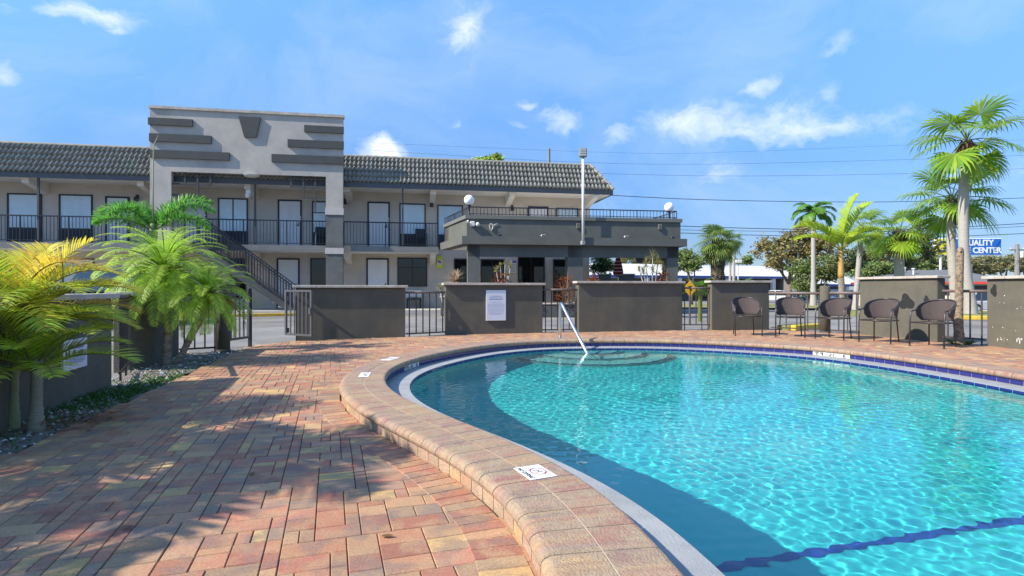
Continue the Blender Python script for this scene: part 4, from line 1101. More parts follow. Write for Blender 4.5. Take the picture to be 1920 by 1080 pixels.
def frond(g,st,base,az,el,L,bend,n,ll,w,colf,rise=.25,ldroop=.5,plume=False,stemr=.012,stemc=(.35,.38,.08),bare=.18,fwd=.55,curl=0):
    """pinnate frond; g leaves, st stems"""
    N_=14; P=[Vector(base)]; e=el; D=[]
    for i in range(N_):
        t=(i+.5)/N_; a=az+curl*t; d=Vector((math.cos(a)*math.cos(e),math.sin(a)*math.cos(e),math.sin(e))); D.append(d)
        P.append(P[-1]+d*(L/N_)); e-=bend/N_*(.6+.8*t)
    st.cc=stemc; st.tube(P,[stemr*(1-.8*i/N_) for i in range(N_+1)],5,cap=False)
    for i in range(n):
        t=bare+(1-bare)*(i+rnd.random()*.5)/n; x=t*N_; k=min(N_-1,int(x)); p=P[k].lerp(P[k+1],x-k); d=D[k]
        up=Vector((0,0,1)); s=d.cross(up); 
        if s.length<.05: s=Vector((math.sin(az),-math.cos(az),0))
        s.normalize(); u=s.cross(d).normalized()
        env=math.sin(PI*min(1,(t-bare)/(1-bare)*.86+.14))**.55
        for sg in (-1,1):
            if plume: 
                an=rnd.uniform(-1.2,1.35); dr=(s*sg*math.cos(an)+u*math.sin(an))*.9+d*fwd
            else: dr=s*sg*1.0+u*(rise+rnd.uniform(-.08,.08))+d*(fwd+.5*t+rnd.uniform(-.1,.1))
            dr.normalize(); c=colf(t)
            nn=(u*1.0+s*sg*-.35).normalized()
            strip(g,p,dr,nn,ll*env*rnd.uniform(.85,1.08),w,ldroop*rnd.uniform(.6,1.3),c,mixc(c,colf(1.2),.3),3)
def ring_trunk(g,P,r,n=12,ring=.05,amp=.08):
    pts=[];rad=[]; 
    for a,b in zip(P[:-1],P[1:]):
        a=Vector(a);b=Vector(b); m=max(2,int((b-a).length/ring*2))
        for i in range(m): pts.append(a.lerp(b,i/m))
    pts.append(Vector(P[-1])); T=len(pts)
    for i in range(T):
        t=i/(T-1); rr=lerp(r[0],r[1],min(1,t*3)) if len(r)==3 and t<.33 else lerp(r[-2],r[-1],t)
        rad.append(rr*(1+(amp if i%2 else -amp*.3)+rnd.uniform(-.02,.02)))
    g.tube(pts,rad,n)
GRN=(.06,.18,.02); YG=(.46,.58,.05); YEL=(.74,.62,.07); OR=(.66,.38,.05); DG=(.02,.075,.02); FG=(.09,.22,.035)
def cf(a,b,j=.2,extra=None,pe=0):
    def f(t):
        c=mixc(a,b,max(0,min(1,t+rnd.uniform(-.25,.25))))
        if extra and rnd.random()<pe: c=extra
        return jit(c,j)
    return f
def palm(name,loc,lab,cat='palm',group=None):
    return empty(name,loc,0,lab,cat,group)
# near-left yellowing areca-type palm
def palm_near():
    b=gp(68,800,-.02); o=palm('yellow_palm',(b.x,b.y,0),'bushy palm with yellow and orange fronds at the left edge, on ringed trunks')
    g=MB(); ring_trunk(g,[(.08,-.1,-.05),(.07,-.08,.3),(.05,-.05,.62)],[.062,.040,.036],14,.035); g.build('trunk',mat('ringed_cane',(.27,.245,.18),.8,.25,8,.4,25,stretch=(1,1,5)),o,True)
    g=MB(); ring_trunk(g,[(-.13,-.06,-.05),(-.14,-.04,.4),(-.15,0,.7)],[.05,.030,.03],12,.06); g.build('trunk',mat('green_cane',(.24,.25,.11),.6,.2,8,.3,20),o,True)
    g=MB(); st=MB(); c=Vector((-.16,.02,.82))
    extra=[(i*47%360,25+ (i*29)%60,1.0+.25*((i*7)%3)/2,.9+.3*(i%4),'gyy'[i%3]) for i in range(13)]
    A=extra+[(10,62,1.25,1.7,'y'),(-20,58,1.25,1.6,'g'),(35,50,1.3,1.5,'y'),(70,60,1.15,1.4,'y'),(-60,50,1.2,1.7,'g'),(-95,45,1.05,1.6,'g'),(120,60,1.15,1.4,'g'),(170,45,1.2,1.6,'y'),(215,40,1.2,1.6,'g'),(5,30,1.2,1.1,'g'),(-35,28,1.25,1.2,'g'),(30,25,1.1,1.1,'y'),(90,82,1.0,.6,'y'),(200,80,.95,.7,'y'),(-120,60,1.1,1.6,'g'),(-10,75,1.15,1.9,'o'),(55,38,1.25,1.3,'o'),(20,12,.9,.9,'g')]
    for (az,el,L,bd,k) in A:
        f={'y':cf(YG,YEL,.2,OR,.05),'g':cf((.24,.42,.04),YG,.25,YEL,.12),'o':cf(YEL,OR,.25)}[k]
        frond(g,st,c+Vector((rnd.uniform(-.05,.05),rnd.uniform(-.05,.05),rnd.uniform(-.1,.05))),R(az),R(el),L*.74,bd,38,.31,.0125,f,rise=.36,ldroop=.65,stemc=(.42,.36,.06),stemr=.011)
    # low young crown
    c=Vector((.02,-.05,.42))
    for (az,el,L,bd) in ((-60,50,.72,1.3),(-20,55,.78,1.3),(-110,40,.72,1.4),(20,60,.65,1.2),(-160,45,.7,1.3),(-85,70,.7,.9),(-40,25,.7,1.0),(5,30,.8,1.1),(-75,20,.65,1.0),(-130,65,.7,1.2),(45,45,.7,1.3),(-10,72,.8,1.4)):
        frond(g,st,c,R(az),R(el),L,bd,28,.26,.014,cf((.34,.58,.05),(.62,.70,.07),.25),rise=.4,ldroop=.5)
    o2=g.build('fronds',M_leaf,o,attr=True); st.build('frond_stems',M_leaf,o,True,attr=True)
palm_near()
def palm_big():
    b=gp(312,686,-.02); o=palm('feather_palm',(b.x,b.y,0),'big bright green pygmy date palm with arching feathery fronds over two trunks')
    g=MB(); ring_trunk(g,[(.0,0,-.05),(.02,0,.4),(.0,0,.95),(-.03,0,1.4)],[.065,.052,.055],12,.045,.12); g.build('trunk',M_bark,o,True)
    g=MB(); ring_trunk(g,[(.10,.05,-.05),(.28,.08,.35),(.46,.10,.72),(.52,.1,1.05)],[.042,.042,.05],12,.045,.12); g.build('trunk',M_bark,o,True)
    g=MB(); st=MB()
    for (c,n,sc,sd) in ((Vector((-.03,0,1.36)),84,.98,1),(Vector((.54,.08,1.02)),46,.74,2)):
        for i in range(n):
            t=i/n; az=i*2.39996+sd; el=lerp(82,-34,t**.9); 
            f=cf(mixc((.20,.40,.04),(.40,.66,.05),1-t),(.52,.72,.08),.25,(.35,.30,.04),.012)
            frond(g,st,c+Vector((0,0,-.10*t)),az,R(el),sc*lerp(.85,1.05,math.sin(PI*min(1,t+.3)*.8)),1.75-.5*t,50,.19*sc**.5,.0066,f,rise=.12,ldroop=.7,stemr=.009,stemc=(.22,.30,.05),bare=.10,fwd=.5)
    for az in (20,-15,60): frond(g,st,Vector((.54,.08,1.0)),R(az),R(-5),.5,1.3,30,.14,.009,cf((.45,.30,.04),(.40,.22,.05),.2),stemc=(.4,.3,.06))
    g.build('fronds',M_leaf,o,attr=True); st.build('frond_stems',M_leaf,o,True,attr=True)
palm_big()
def palm_fox():
    y=9.3; c0=px(287,436,y); o=palm('foxtail_palm',(c0.x,y,0),'dark green foxtail palm with plume fronds behind the pygmy date palm')
    g=MB(); ring_trunk(g,[(0,0,-.05),(0,0,.8),(0,0,c0.z-.25)],[.10,.08,.06],12,.08,.04); g.build('trunk',M_gbark,o,True)
    g=MB(); g.tube([(0,0,c0.z-.3),(0,0,c0.z),(.0,0,c0.z+.15)],[.06,.07,.04],10); g.build('crownshaft',mat('crownshaft',(.10,.20,.04),.5,.1),o,True)
    g=MB(); st=MB(); c=Vector((0,0,c0.z))
    for (az,el,L,bd) in ((180,62,1.25,2.3),(0,60,1.25,1.9),(-8,38,1.15,1.6),(150,70,.9,1.6),(35,72,1.2,1.8),(-100,55,1.0,1.9),(210,40,.9,1.5),(95,60,1.1,1.7)):
        frond(g,st,c,R(az),R(el),L,bd,150,.19,.018,cf((.07,.24,.04),(.15,.40,.06),.25,(.35,.55,.1),.08),plume=True,fwd=.5,ldroop=.4,stemr=.016,stemc=(.2,.3,.08),bare=.14)
    g.build('fronds',M_leaf,o,attr=True); st.build('frond_stems',M_leaf,o,True,attr=True)
    g=MB(); g.tube([(0,0,c0.z),(.0,0,c0.z+.9),(.01,0,c0.z+1.45),(.09,0,c0.z+1.62)],[.012,.010,.008,.003],6); g.cc=(.25,.33,.1); g.build('spear_leaf',mat('spear',(.26,.30,.14),.6),o,True)
palm_fox()
def palm_off(loc,h,lab,n=15,L=1.9,ll=.5):
    o=palm('areca_palm',(loc[0],loc[1],0),lab); g=MB(); ring_trunk(g,[(0,0,-.05),(.0,0,h*.5),(.03,.02,h)],[.09,.06,.05],10,.08,.05); g.build('trunk',M_gbark,o,True)
    g=MB(); st=MB()
    for i in range(n):
        az=i*2.39996; el=lerp(75,5,i/n); frond(g,st,Vector((.03,.02,h)),az,R(el),L*rnd.uniform(.85,1.1),1.5,34,ll,.034,cf((.06,.16,.02),(.14,.26,.03),.2),rise=.3)
    g.build('fronds',M_leaf,o,attr=True); st.build('frond_stems',M_leaf,o,True,attr=True)
palm_off((-4.95,2.2),2.25,'tall palm left of the deck whose fronds shade the pavers',24,1.4,.42)
palm_off((-5.1,1.0),1.7,'low palm behind the left wall shading the deck',14,1.2,.40)
# bed
def bed():
    B=[(-3.24,3.54),(-2.4,0),(-1.6,-3.5),(-4.2,-3.5),(-4.0,3.3),(-4.60,6.3),(-5.05,7.36),(-5.55,9.2),(-5.05,9.8),(-4.90,10.2),(-4.86,10.31),(-4.02,6.8)]
    M=mat('bed_soil',(.12,.095,.075),.95,.35,9,.9,30,c2=(.22,.20,.175),cs=14)
    g=MB(); xs=np.arange(-6,-1.4,.08); ys=np.arange(-3.6,10.5,.08); idx={}
    def vi(i,j):
        if (i,j) not in idx:
            x,y=xs[0]+i*.08,ys[0]+j*.08; idx[i,j]=len(g.v); g.v.append((x,y,-.015+.035*noise.noise(Vector((x*2.2,y*2.2,0)))+.012*noise.noise(Vector((x*9,y*9,3))))); g.c.append((1,1,1))
        return idx[i,j]
    for j in range(len(ys)-1):
        for i in range(len(xs)-1):
            x,y=xs[i]+.04,ys[j]+.04
            if inpoly(x,y,B) : g.f.append((vi(i,j),vi(i+1,j),vi(i+1,j+1),vi(i,j+1))); g.mi.append(0)
    tag(g.build('planting_bed',M,smooth=True),kind='structure')
    s=MB(); rr=random.Random(11)
    for i in range(5200):
        x=rr.uniform(-5.6,-2.3); y=rr.uniform(1.5,10.2)
        if not inpoly(x,y,B): continue
        r=rr.uniform(.006,.02)*(1 if rr.random()<.9 else 1.7); k=rr.uniform(.12,.6); s.cc=(k,k*.97,k*.93) if rr.random()<.75 else (k*.6,k*.5,k*.38)
        z=-.01+.035*noise.noise(Vector((x*2.2,y*2.2,0)))
        a=[rr.uniform(.7,1.3) for _ in range(6)]; th=rr.uniform(0,PI); c_,s_=math.cos(th),math.sin(th)
        P=[(r*a[0]*1.3,0,0),(0,r*a[1],0),(-r*a[2]*1.3,0,0),(0,-r*a[3],0),(0,0,r*.8*a[4]),(0,0,-r*.5)]
        s.add([(x+c_*p[0]-s_*p[1],y+s_*p[0]+c_*p[1],z+p[2]) for p in P],[(0,1,4),(1,2,4),(2,3,4),(3,0,4)])
    o=s.build('bed_gravel',mat('gravel',(.3,.3,.3),.9,.2,30,attr=True),attr=True); tag(o,kind='stuff')
    w=MB()
    for i in range(1500):
        if rr.random()<.75: x=rr.gauss(-3.95,.22); y=rr.gauss(5.9,.75)
        else: x=rr.uniform(-4.6,-3.2); y=rr.uniform(3.6,9)
        if not inpoly(x,y,B): continue
        a=rr.uniform(0,6.28); d=Vector((math.cos(a)*.6,math.sin(a)*.6,rr.uniform(.3,1.2))).normalized(); strip(w,(x,y,-.01),d,Vector((d.y,-d.x,.3)),rr.uniform(.03,.10),.014,.6,jit((.05,.15,.025),.35),None,2)
    o=w.build('bed_weeds',M_leaf,attr=True); tag(o,kind='stuff')
    l=MB()
    for i in range(160):
        x=rr.gauss(-3.45,.16); y=rr.gauss(4.55,.2); z=rr.uniform(0,.05); a=rr.uniform(0,6.28); d=Vector((math.cos(a),math.sin(a),rr.uniform(-.1,.25))); strip(l,(x,y,z),d,Vector((0,0,1)),rr.uniform(.06,.16),.012,.1,jit((.35,.14,.04),.3),None,2)
    tag(l.build('dry_leaf_litter',M_leaf,attr=True),kind='stuff')
bed()
# shrubs
def croton(u,vb,vt,y,wpx,lab,zb,red=.6):
    c=px(u,vb,y); o=empty('croton_shrub',(c.x,y,zb),0,lab,'shrub'); g=MB(); st=MB(); zt=px(u,vt,y).z; h=zt-zb; r=wpx/F*y/2
    for i in range(7):
        a=i*2.4; st.tube([(0,0,-.02),(math.cos(a)*r*.3,math.sin(a)*r*.3,h*.4),(math.cos(a)*r*.6,math.sin(a)*r*.6,h*.75)],[.016,.012,.006],5)
    N=int(230*max(.5,h)*r/.35)
    for i in range(N):
        a=rnd.uniform(0,6.28); q=rnd.random()**.5; z=h*(.12+.88*rnd.random()); rr=r*(.45+.6*math.sin(PI*min(.97,z/h*.8+.2)))*q
        d=Vector((math.cos(a),math.sin(a),rnd.uniform(-.1,.9))).normalized(); t=rnd.random()
        col=jit(((.33,.055,.02) if t<red else (.50,.20,.03) if t<.8 else (.10,.12,.02)),.3)
        strip(g,(rr*math.cos(a),rr*math.sin(a),z-.05),d,Vector((-d.x*d.z,-d.y*d.z,1-d.z*d.z)).normalized(),rnd.uniform(.14,.24),.055,.9,col,jit((.16,.04,.02),.2),3)
    g.build('foliage',M_leaf,o,attr=True); st.build('stems',M_wood,o)
croton(940,532,512,20.9,50,'red croton shrub in the planter left of the lobby door',ph1,.75)
croton(1060,567,516,20.9,46,'tall orange croton shrub seen through the short railing',ph1,.45)
croton(1110,527,513,20.9,34,'low orange croton shrub at the left of the canopy planter',ph2,.5)
croton(1242,527,508,20.9,34,'red croton shrub beside the right canopy column',ph2,.7)
croton(352,600,572,20.6,44,'orange croton shrub behind the yellow kerb at the left',-.03,.4)
def spiky(u,v,y,rpx,lab):
    c=px(u,v,y); o=empty('spiky_plant',(c.x,y,-.03),0,lab,'plant'); g=MB(); r=rpx/F*y; zc=c.z+.03
    for i in range(130):
        a=rnd.uniform(0,6.28); el=rnd.uniform(-.25,1.5); d=Vector((math.cos(a)*math.cos(el),math.sin(a)*math.cos(el),math.sin(el)))
        strip(g,(0,0,zc),d,Vector((-d.x*d.z,-d.y*d.z,1.01-d.z*d.z)).normalized(),r*rnd.uniform(.8,1.1),.035,.35,jit(mixc((.45,.38,.20),(.40,.16,.10),rnd.random()),.2),jit((.55,.42,.28),.2),3)
    g.build('leaves',M_leaf,o,attr=True); t=MB(); t.tube([(0,0,0),(0,0,zc)],[.06,.045],8); t.build('stem',M_wood,o)
spiky(853,527,17.5,26,'spiky pink and cream cordyline left of the canopy column')
def tufts(u,vb,y,heads,lab,zb,name='dracaena'):
    c=px(u,vb,y); o=empty(name,(c.x,y,zb),0,lab,'plant'); g=MB(); st=MB()
    for (uu,vv,r) in heads:
        h=px(uu,vv,y+rnd.uniform(-.2,.3)); hx=h.x-c.x; hz=h.z-zb; st.tube([(hx*.25,0,-.02),(hx*.6,0,hz*.5),(hx,0,hz)],[.03,.024,.018],6)
        for i in range(60):
            a=rnd.uniform(0,6.28); el=rnd.uniform(-.6,1.5); d=Vector((math.cos(a)*math.cos(el),math.sin(a)*math.cos(el),math.sin(el)))
            strip(g,(hx,0,hz),d,Vector((-d.x*d.z,-d.y*d.z,1.01-d.z*d.z)).normalized(),r/F*y*rnd.uniform(.7,1.1),.022,.8,jit(mixc((.30,.30,.08),(.42,.36,.16),rnd.random()),.2),None,3)
    g.build('leaves',M_leaf,o,attr=True); st.build('stems',M_gbark,o,True)
tufts(945,532,20.8,[(930,506,11),(938,498,8),(947,492,5),(957,498,12),(952,515,5)],'thin stemmed dracaena with small tufts in front of the lobby',ph1)
tufts(1222,527,20.9,[(1224,481,20),(1212,497,16),(1235,494,19),(1206,511,15),(1222,508,14),(1244,502,13),(1196,505,9)],'yellowish dracaena with many spiky heads under the canopy edge',ph2)
tufts(838,545,20.4,[(826,538,10),(836,536,9)],'small dark green potted plant beside the cordyline',-.03,'potted_plant')
# fan palms
def fan(g,st,base,az,el,pl,r,colf,n=26,spread=250,droop=1.0,bend=.7):
    P=[Vector(base)]; e=el
    for i in range(6):
        d=Vector((math.cos(az)*math.cos(e),math.sin(az)*math.cos(e),math.sin(e))); P.append(P[-1]+d*(pl/6)); e-=bend/6
    st.cc=(.26,.30,.07); st.tube(P,[r*.022*(1-.4*i/6) for i in range(7)],5,cap=False)
    hub=P[-1]; d=(P[-1]-P[-2]).normalized(); s=d.cross(Vector((0,0,1))); s=s.normalized() if s.length>.05 else Vector((math.sin(az),-math.cos(az),0)); u=s.cross(d).normalized()
    a0=R(spread)/2
    for i in range(n):
        a=-a0+2*a0*(i+.5)/n; c=colf(rnd.random()); wd=2*a0/n*.62
        f=math.cos(a); rr=r*(.72+.28*math.cos(a*.5))*rnd.uniform(.92,1.05)
        dr=(d*math.cos(a)+s*math.sin(a)); cup=u*(.18*abs(math.sin(a))+ (.02 if i%2 else -.02))
        dr=(dr+cup-Vector((0,0,.15))).normalized(); side=u.cross(dr).normalized()
        p1=hub+dr*rr*.5+Vector((0,0,-.03*r)); p2=p1+(dr+Vector((0,0,-.35*droop))).normalized()*rr*.28; p3=p2+(dr+Vector((0,0,-1.3*droop))).normalized()*rr*.3
        w1=wd*rr*.5*.86; k=len(g.v)
        g.v+= [tuple(hub),tuple(p1-side*w1),tuple(p1+side*w1),tuple(p2-side*w1*.5),tuple(p2+side*w1*.5),tuple(p3)]; c2=mixc(c,(.25,.30,.05),.25)
        g.c+= [mixc(c,(.3,.36,.08),.3),c,c,c,c,c2]; g.f+= [(k,k+1,k+2),(k+1,k+3,k+4,k+2),(k+3,k+5,k+4)]; g.mi+=[0,0,0]
def fan_palm(name,u,vb,vc,y,r_px,lab,zb=None,trunk=(.2,.15),tm=None,n=20,base=None,lean=0,cols=None,skirt=0,elr=(80,-35),boots=0,group=None,crownr=.55,path=None):
    c=px(u,vc,y); zb=tz(c.x,y) if zb is None else zb; bx=(px(base,vc,y).x-c.x) if base else 0
    o=palm(name,(c.x+bx,y,zb),lab,'palm',group); h=c.z-zb
    g=MB(); P=[(0,0,-.05),(0,0,h*.05),(-bx*.35,0,h*.35),(-bx*.8,0,h*.75),(-bx,0,h)]
    if path: P=[(0,0,-.05)]+[((uu-base)/F*y,0,px(uu,vv,y).z-zb) for uu,vv in path]+[(-bx,0,h)]
    pts=[];rad=[]
    for a,b in zip(P[:-1],P[1:]):
        a=Vector(a);b=Vector(b); m=max(2,int((b-a).length/.12))
        for i in range(m): pts.append(a.lerp(b,i/m))
    pts.append(Vector(P[-1])); T=len(pts)
    for i in range(T): t=i/(T-1); rad.append((trunk[1]+(trunk[0]-trunk[1])*math.exp(-t*7))*(1+.03*(i%2)))
    g.tube(pts,rad,14); g.build('trunk',tm or M_gbark,o,True)
    if boots:
        b=MB(); b.cc=(.3,.25,.18)
        z0=h-boots
        q=0
        while z0+q<h-.02:
            for k in range(9):
                a=k*2*PI/9+q*9; rr=trunk[1]*1.0; ce=Vector((-bx+math.cos(a)*rr,math.sin(a)*rr,z0+q)); t=Vector((-math.sin(a),math.cos(a),0)); ou=Vector((math.cos(a),math.sin(a),0))
                b.cc=jit(rnd.choice([(.34,.28,.20),(.24,.19,.13),(.15,.12,.09),(.42,.36,.27)]),.2)
                w=trunk[1]*.42
                b.add([ce-t*w,ce+t*w,ce+ou*.09+Vector((0,0,.17))+t*w*.3,ce+ou*.09+Vector((0,0,.17))-t*w*.3,ce+ou*.03+Vector((0,0,-.06))],[(0,1,2,3),(0,4,1),(3,2,1,0)])
            q+=.085
        b.build('leaf_base_husks',mat('husk',(.3,.25,.2),.95,.25,9,.5,20,attr=True),o,attr=True)
    g=MB(); st=MB(); r=r_px/F*y; cols=cols or ((.12,.28,.03),(.32,.46,.04))
    for i in range(n):
        t=(i+.5)/n; az=i*2.39996+u; el=lerp(elr[0],elr[1],t); pl=r*crownr*rnd.uniform(.85,1.15)
        fan(g,st,(-bx,0,h-.05),az,R(el),pl,r*.56*rnd.uniform(.85,1.15),cf(cols[0],cols[1],.2),droop=.6+.6*rnd.random())
    g.build('crown',M_leaf,o,attr=True); st.build('leaf_stalks',M_leaf,o,True,attr=True)
    if skirt:
        g=MB()
        for i in range(95):
            a=rnd.uniform(0,6.28); d=Vector((math.cos(a)*.5,math.sin(a)*.5,-1)).normalized(); strip(g,(-bx+math.cos(a)*trunk[1],math.sin(a)*trunk[1],h-rnd.uniform(0,skirt*.4)),d,Vector((math.cos(a),math.sin(a),.3)).normalized(),skirt*rnd.uniform(.5,1),.09,.3,jit((.20,.12,.06),.3),None,3)
        g.build('dead_skirt',M_leaf,o,attr=True)
    return o
fan_palm('washingtonia_palm',1812,0,262,21.5,100,'tallest fan palm at the right, with a smooth grey trunk flared at its foot',zb=-.03,trunk=(.24,.165),n=15,base=1821,skirt=.9,elr=(88,-45),path=((1819,570),(1812,520),(1807,460),(1806,400),(1808,330)))
fan_palm('washingtonia_palm',1785,0,372,23.5,88,'stout fan palm behind the tallest one, husky trunk top against the sign',zb=-.03,trunk=(.19,.165),n=17,base=1793,boots=1.1,elr=(78,-25),path=((1791,560),(1787,510),(1783,450),(1782,400)),cols=((.12,.30,.03),(.30,.44,.04)))
fan_palm('fan_palm',1686,0,438,25.5,62,'bright fan palm with a brown skirt, above the sunlit green wall',zb=-.1,trunk=(.26,.2),n=17,skirt=1.0,boots=.8,elr=(85,-30),cols=((.20,.38,.03),(.42,.56,.05)))
fan_palm('fan_palm',1615,0,425,29,52,'fan palm with a thin grey trunk behind the golden shafted palm',zb=-.2,trunk=(.16,.12),n=16,base=1603,elr=(85,-35),cols=((.14,.28,.03),(.30,.42,.05)))
fan_palm('sabal_palm',1346,0,452,27,50,'sabal palm with a thick husk covered trunk behind the pool wall',zb=-.1,trunk=(.30,.26),n=26,boots=2.0,elr=(85,-55),cols=((.12,.22,.05),(.28,.36,.09)),tm=M_bark,crownr=.45)
fan_palm('sabal_palm',1376,0,450,44,24,'smaller sabal palm with a thin trunk, just right of the thick one',zb=-.4,trunk=(.14,.11),n=16,elr=(85,-55),cols=((.12,.22,.05),(.28,.36,.09)),crownr=.45)
fan_palm('sabal_palm',1369,0,473,47,18,'smallest sabal palm with a thin trunk, below and behind the other two',zb=-.4,trunk=(.12,.10),n=12,elr=(85,-55),cols=((.12,.22,.05),(.28,.36,.09)),crownr=.45)
def low_fan(u,v,y,r,lab):
    c=px(u,v,y); zb=tz(c.x,y); o=empty('palmetto',(c.x,y,zb),0,lab,'plant'); g=MB(); st=MB(); h=c.z-zb
    for i in range(12): fan(g,st,(0,0,max(.05,h-.3)),i*2.4,R(lerp(80,0,i/12)),r/F*y*.5,r/F*y*.6,cf((.05,.16,.02),(.14,.26,.03),.25),n=18,droop=.4)
    g.build('fronds',M_leaf,o,attr=True); st.tube([(0,0,0),(0,0,max(.06,h-.3))],.06,6); st.build('stems',M_leaf,o,attr=True)
low_fan(1312,528,18.5,34,'low palmetto behind the yellow diamond sign'); low_fan(1394,526,26,26,'low palmetto behind the wall of the leftmost wicker chair')
low_fan(1422,528,34,14,'small palmetto behind the wall, right of the thick sabal palm')
# golden shaft palm
def gold_palm():
    y=24.5; c=px(1577,468,y); zb=tz(c.x,y); o=palm('golden_shaft_palm',(c.x,y,zb),'feather palm with a golden orange shaft and upright yellow green fronds'); h=c.z-zb
    g=MB(); ring_trunk(g,[(.05,0,-.05),(.03,0,h*.4),(0,0,h*.55)],[.20,.14,.12],12,.1,.04); g.build('trunk',M_bark,o,True)
    g=MB(); g.tube([(0,0,h*.54),(0,0,h*.62),(0,0,h*.9),(0,0,h)],[.12,.13,.09,.06],12); g.build('crownshaft',mat('gold_shaft',(.42,.24,.06),.5,.2,4),o,True)
    g=MB(); st=MB()
    for (az,el,L,bd,k) in ((-5,85,2.6,.5,1),(15,72,2.9,.9,1),(175,60,2.5,1.5,1),(185,38,2.2,1.1,1),(150,68,2.2,1.3,0),(5,45,2.0,1.3,0),(-60,55,2,1.4,0),(100,60,2.2,1.3,0),(-110,50,1.9,1.5,1)):
        frond(g,st,(0,0,h-.05),R(az),R(el),L,bd,44,.75,.055,cf((.28,.44,.03),(.50,.62,.05),.18),rise=.45,ldroop=.5,stemr=.035,stemc=(.40,.38,.08),fwd=.7)
    g.build('fronds',M_leaf,o,attr=True); st.build('frond_stems',M_leaf,o,True,attr=True)
gold_palm()
def queen():
    y=48; c=px(1525,402,y); zb=tz(c.x,y); o=palm('queen_palm',(c.x,y,zb),'distant tall queen palm with drooping crown left of the golden shafted palm'); h=c.z-zb
    g=MB(); ring_trunk(g,[(0,0,0),(0,0,h*.5),(0,0,h*.88)],[.3,.19,.17],10,.3,.02); g.build('trunk',M_gbark,o,True)
    g=MB(); g.tube([(0,0,h*.87),(0,0,h)],[.2,.22],8); g.build('crownshaft',MATS['husk'],o,True)
    g=MB(); st=MB()
    for i in range(15): frond(g,st,(0,0,h),i*2.4+.3,R(lerp(85,5,i/15)),2.2,2.3,40,.75,.09,cf((.07,.22,.03),(.16,.38,.05),.2),rise=-.1,ldroop=1.0,stemr=.04)
    g.build('fronds',M_leaf,o,attr=True); st.build('frond_stems',M_leaf,o,True,attr=True)
queen()
# stubby dead trunk on the deck edge
b=gp(1801,646,0); o=palm('dead_palm_trunk',(b.x,b.y,0),'headless stubby palm trunk with a hole at its top, at the deck edge','tree trunk')
g=MB(); T=40; pts=[(-.02*math.sin(i/T*3)+.03*(1-i/T)**2*-1,0,-.02+1.88*i/T) for i in range(T+1)]; rad=[(.064+.05*math.exp(-i/T*9)-.012*max(0,i/T-.9)*10)*(1+rnd.uniform(-.06,.06)) for i in range(T+1)]; rad[-1]*=.5; g.tube(pts,rad,14); g.build('trunk',mat('rough_bark',(.30,.23,.15),.98,.4,30,1.0,35,c2=(.11,.085,.06),cs=16),o,True)
g=MB(); g.ball((-.02,-.046,1.76),.025,10,8,(1,.5,1.3)); g.build('hollow',M_blk,o)
g=MB()
for i in range(160):
    a=rnd.uniform(0,6.28); d=Vector((math.cos(a)*.7,math.sin(a)*.7,rnd.uniform(.4,1.2))).normalized(); strip(g,(.12*math.cos(a),.12*math.sin(a),0),d,Vector((d.y,-d.x,.2)),rnd.uniform(.06,.2),.012,.8,jit((.13,.18,.04),.3),None,2)
g.build('sprouts',M_leaf,o,attr=True)
# broadleaf trees
def tree(u,vb,y,blobs,lab,cols,n=2600,ls=.28,trunkr=.35,name='oak_tree',hang=0):
    c=px(u,vb,y); zb=tz(c.x,y); o=empty(name,(c.x,y,zb),0,lab,'tree'); g=MB(); st=MB(); rr=random.Random(int(u*7+y))
    B=[]
    for (uu,vv,ru,rv) in blobs:
        p=px(uu,vv,y); B.append((Vector((p.x-c.x,rr.uniform(-1,1)*ru/F*y*.3,p.z-zb)),ru/F*y,rv/F*y))
    zm=min(b[0].z-b[2] for b in B)
    st.tube([(0,0,-.1),(0,0,max(.5,zm*.6))],[trunkr,trunkr*.75],8)
    for (p,ra,rb) in B:
        s=Vector((0,0,max(.5,zm*.6))); m=s.lerp(p,.5)+Vector((rr.uniform(-.3,.3),0,-.2)); st.tube([s,m,p,p+Vector((rr.uniform(-1,1)*ra*.5,0,rb*.5))],[trunkr*.55,trunkr*.35,trunkr*.18,.02],6)
    tot=sum(a*b for _,a,b in B)
    for (p,ra,rb) in B:
        # sub clumps
        m=int(1.7*n*ra*rb/tot); K=max(6,int(m/45)); cl=[]
        for _ in range(K):
            while True:
                d=Vector((rr.gauss(0,1),rr.gauss(0,1),rr.gauss(0,1)))
                if d.length>.1: break
            d.normalize(); q=rr.uniform(.55,1.0); cl.append((p+Vector((d.x*ra*q,d.y*ra*q*.9,d.z*rb*q)),rr.uniform(.16,.30)*min(ra,rb)+.25,rr.uniform(.72,1.25)))
        for _ in range(m):
            cc,cr,br=rr.choice(cl); d=Vector((rr.gauss(0,.5),rr.gauss(0,.5),rr.gauss(0,.38)))*cr; q=cc+d
            a=Vector((rr.gauss(0,1),rr.gauss(0,1),rr.gauss(0,.6)));  
            if a.length<.1: continue
            a.normalize(); b_=a.cross(Vector((rr.gauss(0,1),rr.gauss(0,1),rr.gauss(0,1)))); 
            if b_.length<.05: continue
            b_.normalize(); s=.78*ls*rr.uniform(.6,1.3); k=rr.random(); col=tuple(x*br*rr.uniform(.75,1.25) for x in mixc(cols[0],cols[1],k))
            k0=len(g.v); g.v+= [tuple(q-a*s),tuple(q-b_*s*.45),tuple(q+a*s),tuple(q+b_*s*.45)]; g.c+=[col]*4; g.f.append((k0,k0+1,k0+2,k0+3)); g.mi.append(0)
    g.build('crown',M_oak,o,attr=True); st.build('trunk',M_wood,o,True)
    return o
OL=((.20,.17,.07),(.38,.33,.13)); GRc=((.11,.17,.045),(.25,.31,.10)); DKc=((.07,.09,.04),(.19,.21,.08)); FAR=((.15,.16,.07),(.27,.26,.12))
